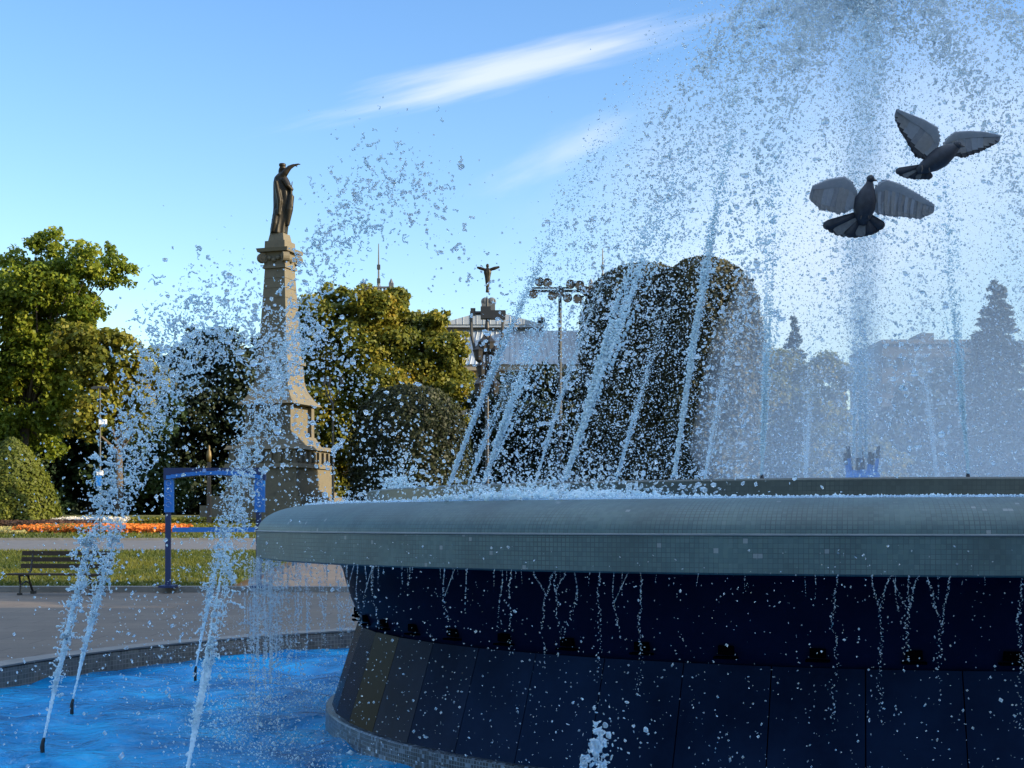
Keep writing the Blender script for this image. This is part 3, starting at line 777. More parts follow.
def pigeon(label, org, Y, wings, tail, body, head, beakd, spread, edge=True):
    """outlines in zoomed pixel coordinates about org; metres by the bird's own distance"""
    k = Y / FPX / 4.197
    T = lambda p, y=0.0: Vector(((p[0] - org[0]) * k, y, -(p[1] - org[1]) * k))
    px, py = 780 + org[0] / 4.197, 90 + org[1] / 4.197
    root = empty('pigeon', P(px, py, Y), label, 'pigeon', 'pigeons flying in the spray')
    mb = MB()
    # body: loft of ellipses along the spine
    rings = []
    nr = len(body)
    for i, (x, y, r, dy) in enumerate(body):
        c = T((x, y), dy)
        j0, j1 = max(i - 1, 0), min(i + 1, nr - 1)
        d = (T(body[j1][:2], body[j1][3]) - T(body[j0][:2], body[j0][3])).normalized()
        a = d.cross(Vector((0, 1, 0))).normalized(); b = d.cross(a)
        rings.append([c + (a * math.cos(2 * PI * q / 16) + b * math.sin(2 * PI * q / 16)) * r * k for q in range(16)])
    mb.loft(rings, 16, 0)
    hx, hy, hr, hd = head
    mb.ball(T((hx, hy), hd), hr * k, 14, 10, 0)
    e = T((hx, hy), hd); bd = Vector(beakd).normalized()
    mb.tube([e + bd * hr * k * .7, e + bd * hr * k * 1.25, e + bd * hr * k * 1.9], [hr * k * .4, hr * k * .28, .001], 8, 3)
    for s in (-1, 1):
        side = bd.cross(Vector((0, 0, 1))).normalized() * s
        mb.ball(e + bd * hr * k * .35 + side * hr * k * .86 + Vector((0, 0, hr * k * .15)), hr * k * .16, 8, 6, 3)
    # wings: overlapping feathers between the leading and the trailing edge
    for lead, trail, dih in wings:
        nf = 19
        sh = T(lead[0])
        for i in range(nf):
            t = (i + .5) / nf
            l = lerp_poly(lead, t ** .9); q = lerp_poly(trail, t)
            dl = 0.0
            y0 = dih * math.dist(l, lead[0]) * k; y1 = dih * math.dist(q, lead[0]) * k + .012 * (1 if i % 2 else .4)
            A, B = T(l, y0), T(q, y1)
            d = (B - A); L = d.length
            if L < 1e-4: continue
            d /= L
            nxt = lerp_poly(trail, min(1, t + 1 / nf)); prv = lerp_poly(trail, max(0, t - 1 / nf))
            w = max(math.dist(nxt, prv) * k * .5, .011)
            side = d.cross(Vector((0, 1, 0))).normalized()
            nrm = side.cross(d)
            prof = [(0, .6), (.3, .9), (.6, 1.15), (.84, 1.12), (.95, .9), (1.01 + rng.uniform(-.03, .03), .4)]
            vs = []
            for s, ww in prof:
                c = A + d * L * s + nrm * (.004 * i / nf)
                tw_ = nrm * (.0045 + .002 * (i % 2)) * s
                for sg in (-1, 1): vs.append(c + side * sg * w * ww + tw_ * sg + nrm * .0012); vs.append(c + side * sg * w * ww + tw_ * sg - nrm * .0012)
            fs = []
            for j in range(len(prof) - 1):
                a = 4 * j; fs += [(a, a + 2, a + 6, a + 4), (a + 1, a + 5, a + 7, a + 3), (a, a + 4, a + 5, a + 1), (a + 2, a + 3, a + 7, a + 6)]
            fs += [(0, 1, 3, 2), (len(vs) - 4, len(vs) - 2, len(vs) - 1, len(vs) - 3)]
            mb.add(vs, fs)
            nfc = len(fs); mi = (1, 5, 1, 6, 5)[i % 5]
            for j in range(nfc): mb.m[-nfc + j] = (mi if j < 12 else (2 if edge else (5 if t > .25 else mi)))
        # the fleshy arm with its coverts: a plate thick at the leading edge
        ns = 14; rr = []
        for i in range(ns + 1):
            t = i / ns; l = lerp_poly(lead, t ** .9); q = lerp_poly(trail, t)
            y0 = dih * math.dist(l, lead[0]) * k
            th = .012 * (1 - t) + .0025
            pts = []
            for s, h in ((0, 0), (.05, 1), (.16, .7), (.3, .12), (.3, -.12), (.16, -.5), (.05, -.7)):
                c = T((l[0] + (q[0] - l[0]) * s, l[1] + (q[1] - l[1]) * s), y0); c.y -= th * h; pts.append(c)
            rr.append(pts)
        mb.loft(rr, 7, 1)
    # tail fan
    root_pt, fan = tail
    nf = 11
    for i in range(nf):
        t = i / (nf - 1); q = lerp_poly(fan, t); A = T(root_pt, .0); B = T(q, .02 + .006 * (i % 2)); d = B - A; L = d.length; d /= L
        side = d.cross(Vector((0, 1, 0))).normalized(); w = spread * k
        vs = []; prof = [(0, .4), (.5, .75), (.86, 1), (.97, .8), (1.02, .3)]
        for s, ww in prof:
            c = A + d * L * s
            for sg in (-1, 1): vs.append(c + side * sg * w * ww + Vector((0, .0015, 0))); vs.append(c + side * sg * w * ww - Vector((0, .0015, 0)))
        fs = []
        for j in range(len(prof) - 1):
            a = 4 * j; fs += [(a, a + 2, a + 6, a + 4), (a + 1, a + 5, a + 7, a + 3), (a, a + 4, a + 5, a + 1), (a + 2, a + 3, a + 7, a + 6)]
        fs += [(0, 1, 3, 2), (len(vs) - 4, len(vs) - 2, len(vs) - 1, len(vs) - 3)]
        mb.add(vs, fs, 4 if (1 < i < 4 or i == 6) else 0)
        for j in range(6): mb.m[-1 - j] = 2
    # feet tucked under
    for s in (-1, 1):
        c = T((root_pt[0] + s * 14, root_pt[1] + 6), -.022)
        mb.tube([c, c + Vector((0, -.01, -.02)), c + Vector((s * .004, -.008, -.04))], [.005, .004, .003], 6, 3)
    pb = mb.build('body', [M['pigeon_body'], M['pigeon_wing'], M['pigeon_tip'], M['beak'], M['pigeon_pale'], M['pigeon_far'], M['pigeon_mid']], root, True)
    for p_ in pb.data.polygons: p_.use_smooth = p_.material_index in (0, 3)


pigeon('lower pigeon with both wings spread and tail fanned, belly towards the viewer', (355, 470), 7.6,
       [([(325, 430), (300, 385), (268, 366), (200, 378), (132, 408)], [(300, 500), (262, 520), (215, 518), (160, 503), (120, 465)], -.15),
        ([(390, 425), (410, 392), (440, 376), (500, 396), (570, 438), (640, 488)], [(395, 512), (430, 530), (500, 536), (580, 546), (632, 520)], -.12)],
       ((350, 510), [(188, 570), (235, 600), (300, 614), (350, 612), (400, 600), (438, 574)]),
       [(371, 385, 12, -.03), (370, 400, 17, -.028), (365, 425, 30, -.02), (358, 460, 45, -.01), (352, 500, 46, 0), (348, 535, 33, .008), (347, 565, 14, .015)],
       (373, 380, 17, -.035), (.75, -.45, -.35), 21, False)
pigeon('upper pigeon turned to the right with wings raised and tail trailing', (665, 275), 7.9,
       [([(655, 250), (668, 200), (655, 160), (600, 132), (540, 112), (476, 92)], [(635, 285), (600, 292), (562, 280), (530, 225), (500, 185), (478, 125)], -.2),
        ([(680, 245), (695, 205), (735, 172), (800, 166), (870, 168), (940, 182)], [(700, 275), (740, 272), (775, 280), (830, 260), (880, 236), (925, 205)], .12)],
       ((605, 315), [(492, 340), (520, 357), (560, 366), (600, 370), (636, 368)]),
       [(742, 238, 12, -.03), (733, 245, 18, -.025), (710, 258, 33, -.015), (675, 282, 44, -.005), (640, 305, 40, .0), (605, 325, 27, .005), (575, 340, 12, .01)],
       (737, 238, 18, -.03), (.9, -.2, -.25), 15)

# ---------------------------------------------------------------- vegetation
def leaves(c, nrm, size, asp=1.5):
    """fold-less pointed leaves, one rhombus each, facing about nrm"""
    n = len(c)
    a = np.cross(nrm, rng.normal(0, 1, (n, 3))); a /= np.linalg.norm(a, axis=1)[:, None] + 1e-9
    b = np.cross(nrm, a); s = size * rng.uniform(.6, 1.3, n)[:, None]
    V = np.empty((n, 4, 3)); V[:, 0] = c - a * s * asp * .5; V[:, 1] = c + b * s * .5; V[:, 2] = c + a * s * asp * .5; V[:, 3] = c - b * s * .5
    V[:, 1] += nrm * s * .15; V[:, 3] += nrm * s * .15
    return V.reshape(-1, 3), np.arange(4 * n).reshape(-1, 4)


def cat_all(L):
    V = []; Fc = []; o = 0
    for v, f in L: V.append(v); Fc.append(f + o); o += len(v)
    return np.concatenate(V), np.concatenate(Fc)


def unit(n):
    d = rng.normal(0, 1, (n, 3)); return d / np.linalg.norm(d, axis=1)[:, None]


def clump_leaves(ctr, r, dens, size, sub=7, flat=.85, core=.0):
    """a clump is itself a handful of smaller tufts so that its outline stays ragged"""
    L = []
    ns = max(4, int(sub * r * r) + 5)
    d = unit(ns); d[:, 2] *= flat
    tuft = np.array(ctr) + d * (r * rng.uniform(.35, 1.0, ns) ** .7)[:, None]
    for t in tuft:
        tr = r * rng.uniform(.28, .55); n = max(8, int(dens * tr * tr))
        u = unit(n); rad = tr * rng.uniform(.35, 1.08, n) ** .6
        c = t + u * rad[:, None] * np.array([1.15, 1.15, .8])
        nm = u * .6 + rng.normal(0, .6, (n, 3)) + np.array([0, 0, .35]); nm /= np.linalg.norm(nm, axis=1)[:, None]
        L.append(leaves(c, nm, size))
    return L


def crown_tree(name, label, cat_, group, Y, base_px, clumps, leafm, size=.2, dens=260, trunk_r=.28, depth=.9, sub=7, limbs=True):
    s = Y / FPX
    bx = (base_px - 512) * s; bz = tz(Y)
    root = empty(name, (bx, Y, bz), label, cat_, group)
    L = []; mb = MB()
    ctrs = []
    for q in clumps:
        px, py, rp = q[:3]; r = rp * s; dy = q[3] if len(q) > 3 else rng.uniform(-1, 1) * depth * 2.2
        c = np.array(P(px, py, Y)) - np.array((bx, Y, bz)); c[1] += dy
        ctrs.append((c, r)); L += clump_leaves(c, r, dens, size, sub)
    top = max(c[2] for c, r in ctrs); mid = np.mean([c for c, r in ctrs], axis=0)
    fork = Vector((mid[0] * .25, mid[1] * .2, min(top * .38, 5)))
    mb.tube([(0, 0, -.2), (0.04, 0, fork.z * .4), fork], [trunk_r * 1.3, trunk_r, trunk_r * .8], 10)
    for c, r in ctrs:
        e = Vector(c); m1 = fork.lerp(e, .5) + Vector((rng.normal(0, .2), rng.normal(0, .2), .25 * abs(e.z - fork.z) * .3))
        rr = trunk_r * (.2 + .16 * min(r, 1.6))
        for q_ in np.linspace(.3, 1, 6):
            if (fork.lerp(e, q_) - fork).length > 2.2: L += clump_leaves(np.array(fork.lerp(e, q_)) + rng.normal(0, .3, 3), .55 + .35 * r * q_, dens, size, sub)
        mb.tube([fork, m1, e, e + Vector((0, 0, r * .6))], [rr, rr * .5, rr * .2, .012], 6)
    mb.build('trunk', M['bark'], root, True)
    v, f = cat_all(L)
    link_np('crown', v, f, leafm, root, False, 4)
    return root


def clipped(name, label, cat_, Y, px, prof, leafm, n=16000, size=.1, group=None, sy=1.0, jit=.05):
    """clipped bush: leaves over a surface of revolution (radius, height) with a solid twiggy core"""
    s = Y / FPX; root = empty(name, ((px - 512) * s, Y, tz(Y)), label, cat_, group)
    prof = [(r * s, h * s) for r, h in prof]
    d = [0]
    for i in range(1, len(prof)): d.append(d[-1] + math.dist(prof[i], prof[i - 1]) * max(.25, (prof[i][0] + prof[i - 1][0]) / 2))
    q = rng.uniform(0, d[-1], n); r = np.interp(q, d, [p[0] for p in prof]); h = np.interp(q, d, [p[1] for p in prof])
    a = rng.uniform(0, 2 * PI, n); lump = 1 + .035 * np.sin(a * 5 + h) + .03 * np.sin(a * 11 - h * 2.1) + rng.normal(0, jit, n)
    c = np.stack([r * np.cos(a) * lump, r * np.sin(a) * lump * sy, h + rng.normal(0, jit * .8, n)], 1)
    nm = np.stack([np.cos(a), np.sin(a), np.full(n, .4)], 1) + rng.normal(0, .5, (n, 3)); nm /= np.linalg.norm(nm, axis=1)[:, None]
    v, f = leaves(c, nm, size, 1.4)
    link_np('foliage', v, f, leafm, root, False, 4)
    mb = MB(); mb.lathe([(max(p[0] * .93, .01), p[1] * .97) for p in prof], 28)
    if sy != 1: mb.v = [(x, y * sy, z) for x, y, z in mb.v]
    mb.build('branches', M['twig'], root, True)
    return root


M['twig'] = noisy('dark_twigs', (.012, .018, .008), (.025, .032, .012), 4., .95, .3)
M['leaf_maple'] = leafmat('maple_leaves', [(.03, .06, .009), (.1, .15, .014), (.22, .25, .022), (.3, .27, .03)], .45)
M['leaf_autumn'] = leafmat('autumn_leaves', [(.028, .044, .01), (.085, .105, .015), (.2, .19, .023), (.3, .2, .025)], .38)
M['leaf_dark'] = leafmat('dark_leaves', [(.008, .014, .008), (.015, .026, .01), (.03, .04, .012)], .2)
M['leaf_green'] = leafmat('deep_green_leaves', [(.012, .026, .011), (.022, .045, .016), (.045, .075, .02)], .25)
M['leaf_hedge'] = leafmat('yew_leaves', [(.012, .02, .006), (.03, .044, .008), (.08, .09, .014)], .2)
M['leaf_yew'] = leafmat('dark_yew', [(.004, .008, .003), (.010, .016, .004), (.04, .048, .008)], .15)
M['leaf_thuja'] = leafmat('thuja_sprays', [(.04, .06, .008), (.09, .11, .012), (.16, .17, .02)], .35)
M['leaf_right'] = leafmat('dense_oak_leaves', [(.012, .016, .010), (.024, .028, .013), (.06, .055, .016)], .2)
M['leaf_spruce'] = leafmat('spruce_needles', [(.012, .02, .016), (.022, .032, .022), (.035, .045, .028)], .15)

crown_tree('maple_tree', 'tall maple with ragged yellow green crown at the left edge', 'tree', None, 74, 18,
           [(-45, 310, 45), (-10, 285, 28), (12, 268, 16), (8, 300, 24), (42, 268, 18), (35, 248, 9, 0), (38, 238, 6, 0), (52, 250, 9, 0), (48, 290, 24), (72, 284, 20), (60, 262, 8, 0),
            (95, 268, 16), (86, 252, 7, 0), (112, 256, 9, 0), (110, 246, 5, 0), (124, 264, 7, 0), (100, 284, 12), (82, 302, 15), (84, 316, 7, 0), (20, 330, 30), (-30, 360, 45), (45, 340, 26), (15, 375, 32), (55, 378, 28), (5, 415, 32), (45, 415, 26), (70, 400, 20), (-20, 440, 40), (75, 345, 14), (30, 445, 20)],
           M['leaf_maple'], .16, 300, .3, 1.1)
crown_tree('maple_tree', 'rusty maple with rounded crown behind the tall left tree', 'tree', None, 70, 118,
           [(85, 345, 22), (105, 340, 14), (122, 345, 12), (120, 340, 8, 0), (100, 365, 25), (125, 372, 18), (112, 395, 24), (135, 398, 16), (143, 362, 10, 0), (95, 420, 26), (150, 368, 8, 0), (152, 380, 12), (130, 420, 20)],
           M['leaf_autumn'], .19, 280, .22, .8)
crown_tree('linden_tree', 'dark green linden behind the tall lamp post at the left', 'tree', None, 84, 90,
           [(60, 430, 34), (95, 425, 30), (125, 440, 30), (40, 470, 36), (80, 475, 34), (115, 478, 34), (145, 470, 30), (150, 430, 26), (155, 400, 20), (20, 440, 40), (160, 490, 24), (60, 500, 22), (130, 500, 20)],
           M['leaf_green'], .22, 240, .26, 1.2)
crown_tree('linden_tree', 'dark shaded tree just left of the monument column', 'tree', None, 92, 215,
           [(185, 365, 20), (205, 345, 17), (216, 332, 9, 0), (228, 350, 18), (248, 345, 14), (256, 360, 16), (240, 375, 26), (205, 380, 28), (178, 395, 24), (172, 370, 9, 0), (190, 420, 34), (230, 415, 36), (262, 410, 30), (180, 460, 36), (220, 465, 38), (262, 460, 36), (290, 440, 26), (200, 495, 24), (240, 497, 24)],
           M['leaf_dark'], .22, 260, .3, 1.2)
crown_tree('chestnut_tree', 'broad autumn tree with gold and rust leaves right of the monument', 'tree', None, 97, 390,
           [(318, 318, 20), (335, 305, 18), (325, 296, 8, 0), (355, 310, 24), (345, 296, 10, 0), (375, 312, 22), (398, 308, 16), (392, 296, 7, 0), (412, 325, 24), (430, 330, 16), (440, 320, 8, 0), (330, 345, 30), (370, 350, 36), (410, 355, 34), (445, 355, 22), (455, 345, 12), (462, 375, 15), (315, 375, 25), (350, 390, 34), (390, 392, 34), (430, 390, 34), (460, 400, 18), (320, 420, 30), (350, 440, 30), (325, 460, 30), (460, 430, 20), (320, 490, 24)],
           M['leaf_autumn'], .22, 300, .38, 1.4)
clipped('clipped_yew', 'large clipped yew with flat rounded top before the autumn tree', 'topiary', 66, 410,
        [(57, 0), (58, 30), (57, 70), (54, 100), (46, 120), (30, 134), (14, 138), (0.5, 139)], M['leaf_yew'], 26000, .11, sy=.8)
clipped('clipped_yew', 'cone shaped clipped yew at the left edge behind the flower beds', 'topiary', 66, 12,
        [(44, 0), (42, 16), (36, 40), (26, 62), (14, 78), (3, 86)], M['leaf_thuja'], 16000, .11)
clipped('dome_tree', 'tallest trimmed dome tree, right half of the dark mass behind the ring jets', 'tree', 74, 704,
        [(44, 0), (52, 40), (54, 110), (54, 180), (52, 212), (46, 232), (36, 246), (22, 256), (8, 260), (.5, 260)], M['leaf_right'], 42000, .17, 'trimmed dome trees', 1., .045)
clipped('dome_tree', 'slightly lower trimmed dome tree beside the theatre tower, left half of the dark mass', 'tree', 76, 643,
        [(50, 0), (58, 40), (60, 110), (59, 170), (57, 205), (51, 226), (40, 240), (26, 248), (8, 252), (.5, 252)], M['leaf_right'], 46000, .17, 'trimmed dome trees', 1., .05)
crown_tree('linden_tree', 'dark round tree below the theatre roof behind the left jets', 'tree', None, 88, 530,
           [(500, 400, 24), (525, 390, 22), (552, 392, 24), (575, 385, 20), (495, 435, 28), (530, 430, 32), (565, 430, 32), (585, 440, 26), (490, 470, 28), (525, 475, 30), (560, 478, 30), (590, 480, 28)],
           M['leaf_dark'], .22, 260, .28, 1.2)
crown_tree('shrub_tree', 'brownish bushy tree right of the trimmed dome tree', 'tree', None, 80, 800,
           [(775, 365, 22), (800, 372, 20), (830, 368, 20), (850, 380, 18), (770, 400, 26), (805, 408, 28), (840, 410, 26), (775, 445, 28), (810, 450, 28), (850, 450, 26), (880, 460, 22), (780, 480, 24), (820, 485, 24), (860, 485, 24)],
           M['leaf_autumn'], .2, 230, .24, 1.)


def spruce(label, Y, px, top_py, half_px, leafm, nlev=26):
    s = Y / FPX; bz = tz(Y); root = empty('spruce_tree', ((px - 512) * s, Y, bz), label, 'tree')
    H = P(px, top_py, Y).z - bz; Rm = half_px * s; L = []
    mb = MB(); mb.tube([(0, 0, -.2), (0, 0, H * .5), (0, 0, H)], [.24, .13, .015], 8)
    for i in range(nlev):
        q = i / nlev; z = H * (.06 + .93 * q); R = Rm * (1 - q) ** .85 * rng.uniform(.8, 1.12) + .12
        nb = int(9 + 8 * (1 - q))
        for k in range(nb):
            a = rng.uniform(0, 2 * PI); rr = R * rng.uniform(.6, 1.15); dz = rng.uniform(-.5, .5) * H * .05; n = int(30 + 75 * rr)
            t = rng.uniform(.12, 1, n) ** .7
            c = np.stack([np.cos(a) * rr * t, np.sin(a) * rr * t, z + dz - rr * .32 * t + .22 * rr * t ** 3], 1)
            wid = .16 * (1.1 - t * .7)[:, None] * (rr ** .6)
            c = c + rng.normal(0, 1, (n, 3)) * wid * np.array([1, 1, .5])
            nm = rng.normal(0, .6, (n, 3)) + np.array([0, 0, .8]); nm /= np.linalg.norm(nm, axis=1)[:, None]
            L.append(leaves(c, nm, .13, 2.6))
            e = (math.cos(a) * rr * .8, math.sin(a) * rr * .8, z + dz - rr * .16)
            if k % 2 == 0: mb.tube([(0, 0, z + dz), e], [.03, .008], 4)
    mb.build('trunk', M['bark'], root); v, f = cat_all(L); link_np('crown', v, f, leafm, root, False, 4)


crown_tree('shade_tree', 'tall unseen tree added beyond the right of the view to shade the plaza', 'tree', None, 21.5, 1700, [(1640, 200, 150), (1770, 180, 150), (1700, 50, 150), (1700, -120, 120), (1800, 300, 110), (1600, 320, 100), (1620, -230, 130), (1740, -240, 140), (1690, -360, 130), (1560, -100, 120)], M['leaf_green'], .3, 110, .3, .5, 4)  # unseen tree, added and shaped to throw shade on the plaza
spruce('tall blue spruce at the right edge beside the flat roofed block', 82, 996, 279, 74, M['leaf_spruce'], 38)
spruce('smaller spruce with thin top right of the trimmed dome tree', 92, 794, 312, 34, M['leaf_spruce'], 22)

# far wood closing the park
n = 60000
x = rng.uniform(-95, 95, n); y = rng.uniform(112, 124, n); hh = 9.0 + 2.2 * np.sin(x * .21) + 1.5 * np.sin(x * .53 + 1)
z = 1.9 + hh * rng.uniform(0, 1, n) ** .8
nm = unit(n); nm[:, 2] += .4; nm /= np.linalg.norm(nm, axis=1)[:, None]
v, f = leaves(np.stack([x, y, z], 1), nm, .8)
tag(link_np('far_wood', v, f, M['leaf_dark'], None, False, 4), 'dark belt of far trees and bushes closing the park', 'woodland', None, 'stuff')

# flower beds
def bed(name, label, x0, x1, y0, y1, cols, n, h):
    m = leafmat(name + '_petals', cols, .3)
    c = np.stack([rng.uniform(x0, x1, n), rng.uniform(y0, y1, n), np.zeros(n)], 1)
    c[:, 2] = np.interp(c[:, 1], [0, 31, 78, 300], [0, 0, 1.88, 1.88]) + .06 + h * rng.uniform(0, 1, n) ** .5
    nm = rng.normal(0, .5, (n, 3)) + np.array([0, -.4, .8]); nm /= np.linalg.norm(nm, axis=1)[:, None]
    v, f = leaves(c, nm, .11, 1.1)
    tag(link_np(name, v, f, m, None, False, 4), label, 'flower bed', 'flower beds across the path', 'stuff')


bed('flower_bed', 'bed of orange flowers across the path', -20.2, -13.6, 56.4, 59.8, [(.05, .08, .02), (.1, .12, .025), (.6, .15, .02), (.72, .22, .03), (.5, .1, .02)], 7500, .26)
bed('flower_bed', 'row of white flowers before the cone shaped yew', -25, -18.2, 65.4, 67.2, [(.6, .55, .5), (.7, .66, .6), (.45, .4, .32)], 4500, .28)
bed('flower_bed', 'dark brown leaved bed between the white and the orange flowers', -25, -18.8, 61.4, 64.4, [(.05, .025, .018), (.08, .04, .025), (.04, .03, .015)], 6000, .25)
bed('flower_bed', 'low bed of yellow flowers at the foot of the monument', -19.5, -10.5, 66.6, 68.2, [(.35, .28, .03), (.2, .2, .03), (.45, .33, .04)], 4500, .25)
bed('flower_bed', 'pale ground cover tinted as sunlit lawn left of the orange flowers', -25, -19.5, 55.6, 60.0, [(.35, .3, .12), (.28, .25, .08), (.4, .33, .15)], 5000, .12)  # yellow of sunlit lawn put into the leaf colours

# ---------------------------------------------------------------- monument
MY = 70.0; ms = MY / FPX; YAW = -math.radians(19)
mon = empty('monument', ((280 - 512) * ms, MY, tz(MY)), 'tall pale stone obelisk monument on a stepped base, with scrolled capital', 'monument', None, YAW)
H = lambda py: P(0, py, MY).z - tz(MY)


def blk(mb, y_bot, y_top, s_bot, s_top=None):
    z0, z1 = H(y_bot), H(y_top); s_top = s_top or s_bot
    mb.box((0, 0, (z0 + z1) / 2), (s_bot * ms, s_bot * ms, z1 - z0), 0, s_top / s_bot); return mb


mb = MB(); blk(mb, 526, 516, 132); blk(mb, 516, 506, 114); blk(mb, 506, 497, 98); mb.build('steps', M['stone'], mon)
mb = MB(); blk(mb, 497, 492, 84); blk(mb, 492, 469, 77, 76); blk(mb, 469, 465, 81, 79); mb.build('lower_block', M['stone'], mon)
fz = MB(); blk(fz, 465, 451, 73)
for k in range(4):
    a = k * PI / 2
    for i in range(7):
        u = (-.42 + .14 * i) * 73 * ms; r = 37 * ms
        x, y = u, -r; fz.box((x * math.cos(a) - y * math.sin(a), x * math.sin(a) + y * math.cos(a), (H(452) + H(464)) / 2), (.16, .22, (H(452) - H(464)) * .85), a)
fz.build('relief_band', M['stone'], mon)
mb = MB(); blk(mb, 451, 447, 81, 75); blk(mb, 447, 437, 62, 52); mb.build('lower_cornice', M['stone'], mon)
mb = MB(); blk(mb, 437, 406, 42)
for sx in (-1, 1):
    for sy in (-1, 1): mb.box((sx * 22.2 * ms, sy * 22.2 * ms, (H(437) + H(406)) / 2), (6 * ms, 6 * ms, H(406) - H(437)))
mb.build('dado', M['stone'], mon)
mb = MB(); blk(mb, 406, 403, 62, 58); blk(mb, 403, 399, 56, 50)
for i in range(6):
    t0, t1 = i / 6, (i + 1) / 6
    blk(mb, 399 - 17 * t0, 399 - 17 * t1, 50 - 13 * math.sin(t0 * PI / 2), 50 - 13 * math.sin(t1 * PI / 2))
mb.build('upper_cornice', M['stone'], mon)
mb = MB(); blk(mb, 382, 365, 36, 34); blk(mb, 365, 362, 38); blk(mb, 362, 358, 36, 33); mb.build('shaft_base', M['stone'], mon)
mb = MB()
zs = [358 - (358 - 270) * i / 9 for i in range(10)]
for i in range(9):
    s0 = 31.5 - 9.5 * i / 9; s1 = 31.5 - 9.5 * (i + 1) / 9
    blk(mb, zs[i], zs[i + 1] + .35, s0, s1)
    blk(mb, zs[i + 1] + .35, zs[i + 1], s1 * .955)
mb.build('shaft', M['stone'], mon)
mb = MB(); blk(mb, 270, 266.5, 25.5, 25); blk(mb, 266.5, 254, 23, 25); blk(mb, 254, 250.5, 33, 35)
for k in range(4):
    a = k * PI / 2 + PI / 4; r = 15.2 * 1.18 * ms
    c = Vector((r * math.cos(a), r * math.sin(a), H(259.5)))
    t = Vector((-math.sin(a), math.cos(a), 0)); mb.tube([c - t * .16, c + t * .16], .25, 14)
    mb.tube([c - t * .19, c + t * .19], .12, 10)
for k in range(4):
    a = k * PI / 2
    for u in (-.5, -.25, 0, .25, .5):
        x, y = u * 20 * ms, -12.4 * ms; mb.ball((x * math.cos(a) - y * math.sin(a), x * math.sin(a) + y * math.cos(a), H(257 + 5 * (1 - abs(u) * 1.5))), (.13, .13, .12), 8, 6)
mb.build('capital', M['stone'], mon)
mb = MB(); blk(mb, 250.5, 242.5, 22.5, 22); blk(mb, 242.5, 234.5, 17.5, 14.5); mb.build('statue_plinth', M['stone'], mon)


def figure(name, label, base, ringsv, extras, sc, voxel, cat_='statue', fold=.09):
    root = empty(name, base, label, cat_)
    mb = MB(); n = 28; rings = []
    for (cx, cy, z, rx, ry) in ringsv:
        r = []
        for k in range(n):
            t = 2 * PI * k / n; g = 1 + fold * math.sin(7 * t + z * 1.6) * min(1, max(0, 2.7 - z)) + .04 * math.sin(11 * t - z * 2)
            r.append((cx * sc + rx * sc * g * math.cos(t), cy * sc + ry * sc * g * math.sin(t), z * sc))
        rings.append(r)
    mb.loft(rings, n)
    for e in extras:
        if e[0] == 'ball': mb.ball(Vector(e[1]) * sc, [q * sc for q in e[2]], 14, 10)
        else: mb.tube([Vector(q) * sc for q in e[1]], [q * sc for q in e[2]], 10)
    remesh(mb.build('body', M['bronze'], root, True), voxel, 2)
    return root


fb = P(280, 234.6, MY)
figure('statue', 'dark bronze robed statue pointing right on top of the column', fb,
       [(-.08, 0, 0, .42, .4), (-.06, 0, .25, .42, .4), (.02, 0, .7, .42, .38), (.13, 0, 1.3, .45, .38), (.16, 0, 1.8, .46, .38), (.14, 0, 2.25, .46, .36), (.09, 0, 2.6, .42, .33), (.05, 0, 2.85, .33, .28), (.05, 0, 3.0, .2, .2), (.08, 0, 3.12, .1, .1)],
       [('ball', (.13, 0, 3.33), (.15, .15, .2)), ('ball', (.27, -.02, 3.32), (.05, .05, .05)), ('tube', [(.12, 0, 3.42), (.12, 0, 3.5), (.12, 0, 3.56)], [.18, .185, .16]),
        ('tube', [(.0, 0, 3.1), (.05, 0, 3.3)], [.1, .11]),
        ('tube', [(.1, -.1, 2.85), (.3, -.2, 3.06), (.52, -.24, 3.3), (.75, -.24, 3.42)], [.2, .17, .12, .075]),
        ('tube', [(.72, -.24, 3.41), (.95, -.25, 3.46), (1.08, -.25, 3.45)], [.06, .045, .03]), ('tube', [(.8, -.25, 3.4), (.92, -.27, 3.3)], [.035, .025]),
        ('tube', [(.2, -.3, 2.75), (.45, -.38, 2.35), (.62, -.3, 2.2)], [.14, .12, .09]), ('ball', (.64, -.28, 2.2), (.09, .09, .09)),
        ('tube', [(.62, -.3, 2.2), (.66, -.3, 2.6)], [.03, .03]), ('tube', [(.6, -.3, 2.3), (.6, -.3, 1.3)], [.06, .12]),
        ('tube', [(.6, -.25, 1.9), (.5, -.25, 1.2), (.4, -.2, .4)], [.16, .2, .1]),
        ('tube', [(-.15, -.36, 2.6), (.05, -.42, 1.6), (.0, -.42, .9)], [.1, .13, .05]), ('tube', [(-.1, -.3, 1.2), (-.2, -.34, .5), (-.3, -.3, .05)], [.1, .14, .12])],
       1.0, .035)
# small gilded lamp by the monument, simplified to a figure on a post
p = P(209, 462, 66); st = empty('garden_lamp', (p.x, 66, tz(66)), 'small dull gold lamp shaped as a figure on a thin dark post left of the monument', 'statue')
mb = MB(); hh = p.z - tz(66); mb.box((0, 0, hh / 2), (.2, .2, hh), 0, .7); mb.build('post', M['iron'], st)
mb = MB(); mb.lathe([(.1, hh), (.13, hh + .3), (.1, hh + .5), (.05, hh + .58), (.07, hh + .66), (.05, hh + .76), (.01, hh + .8)], 12); mb.build('figure', mat('gilt', (.11, .08, .03), .5, .4)[0], st, True)

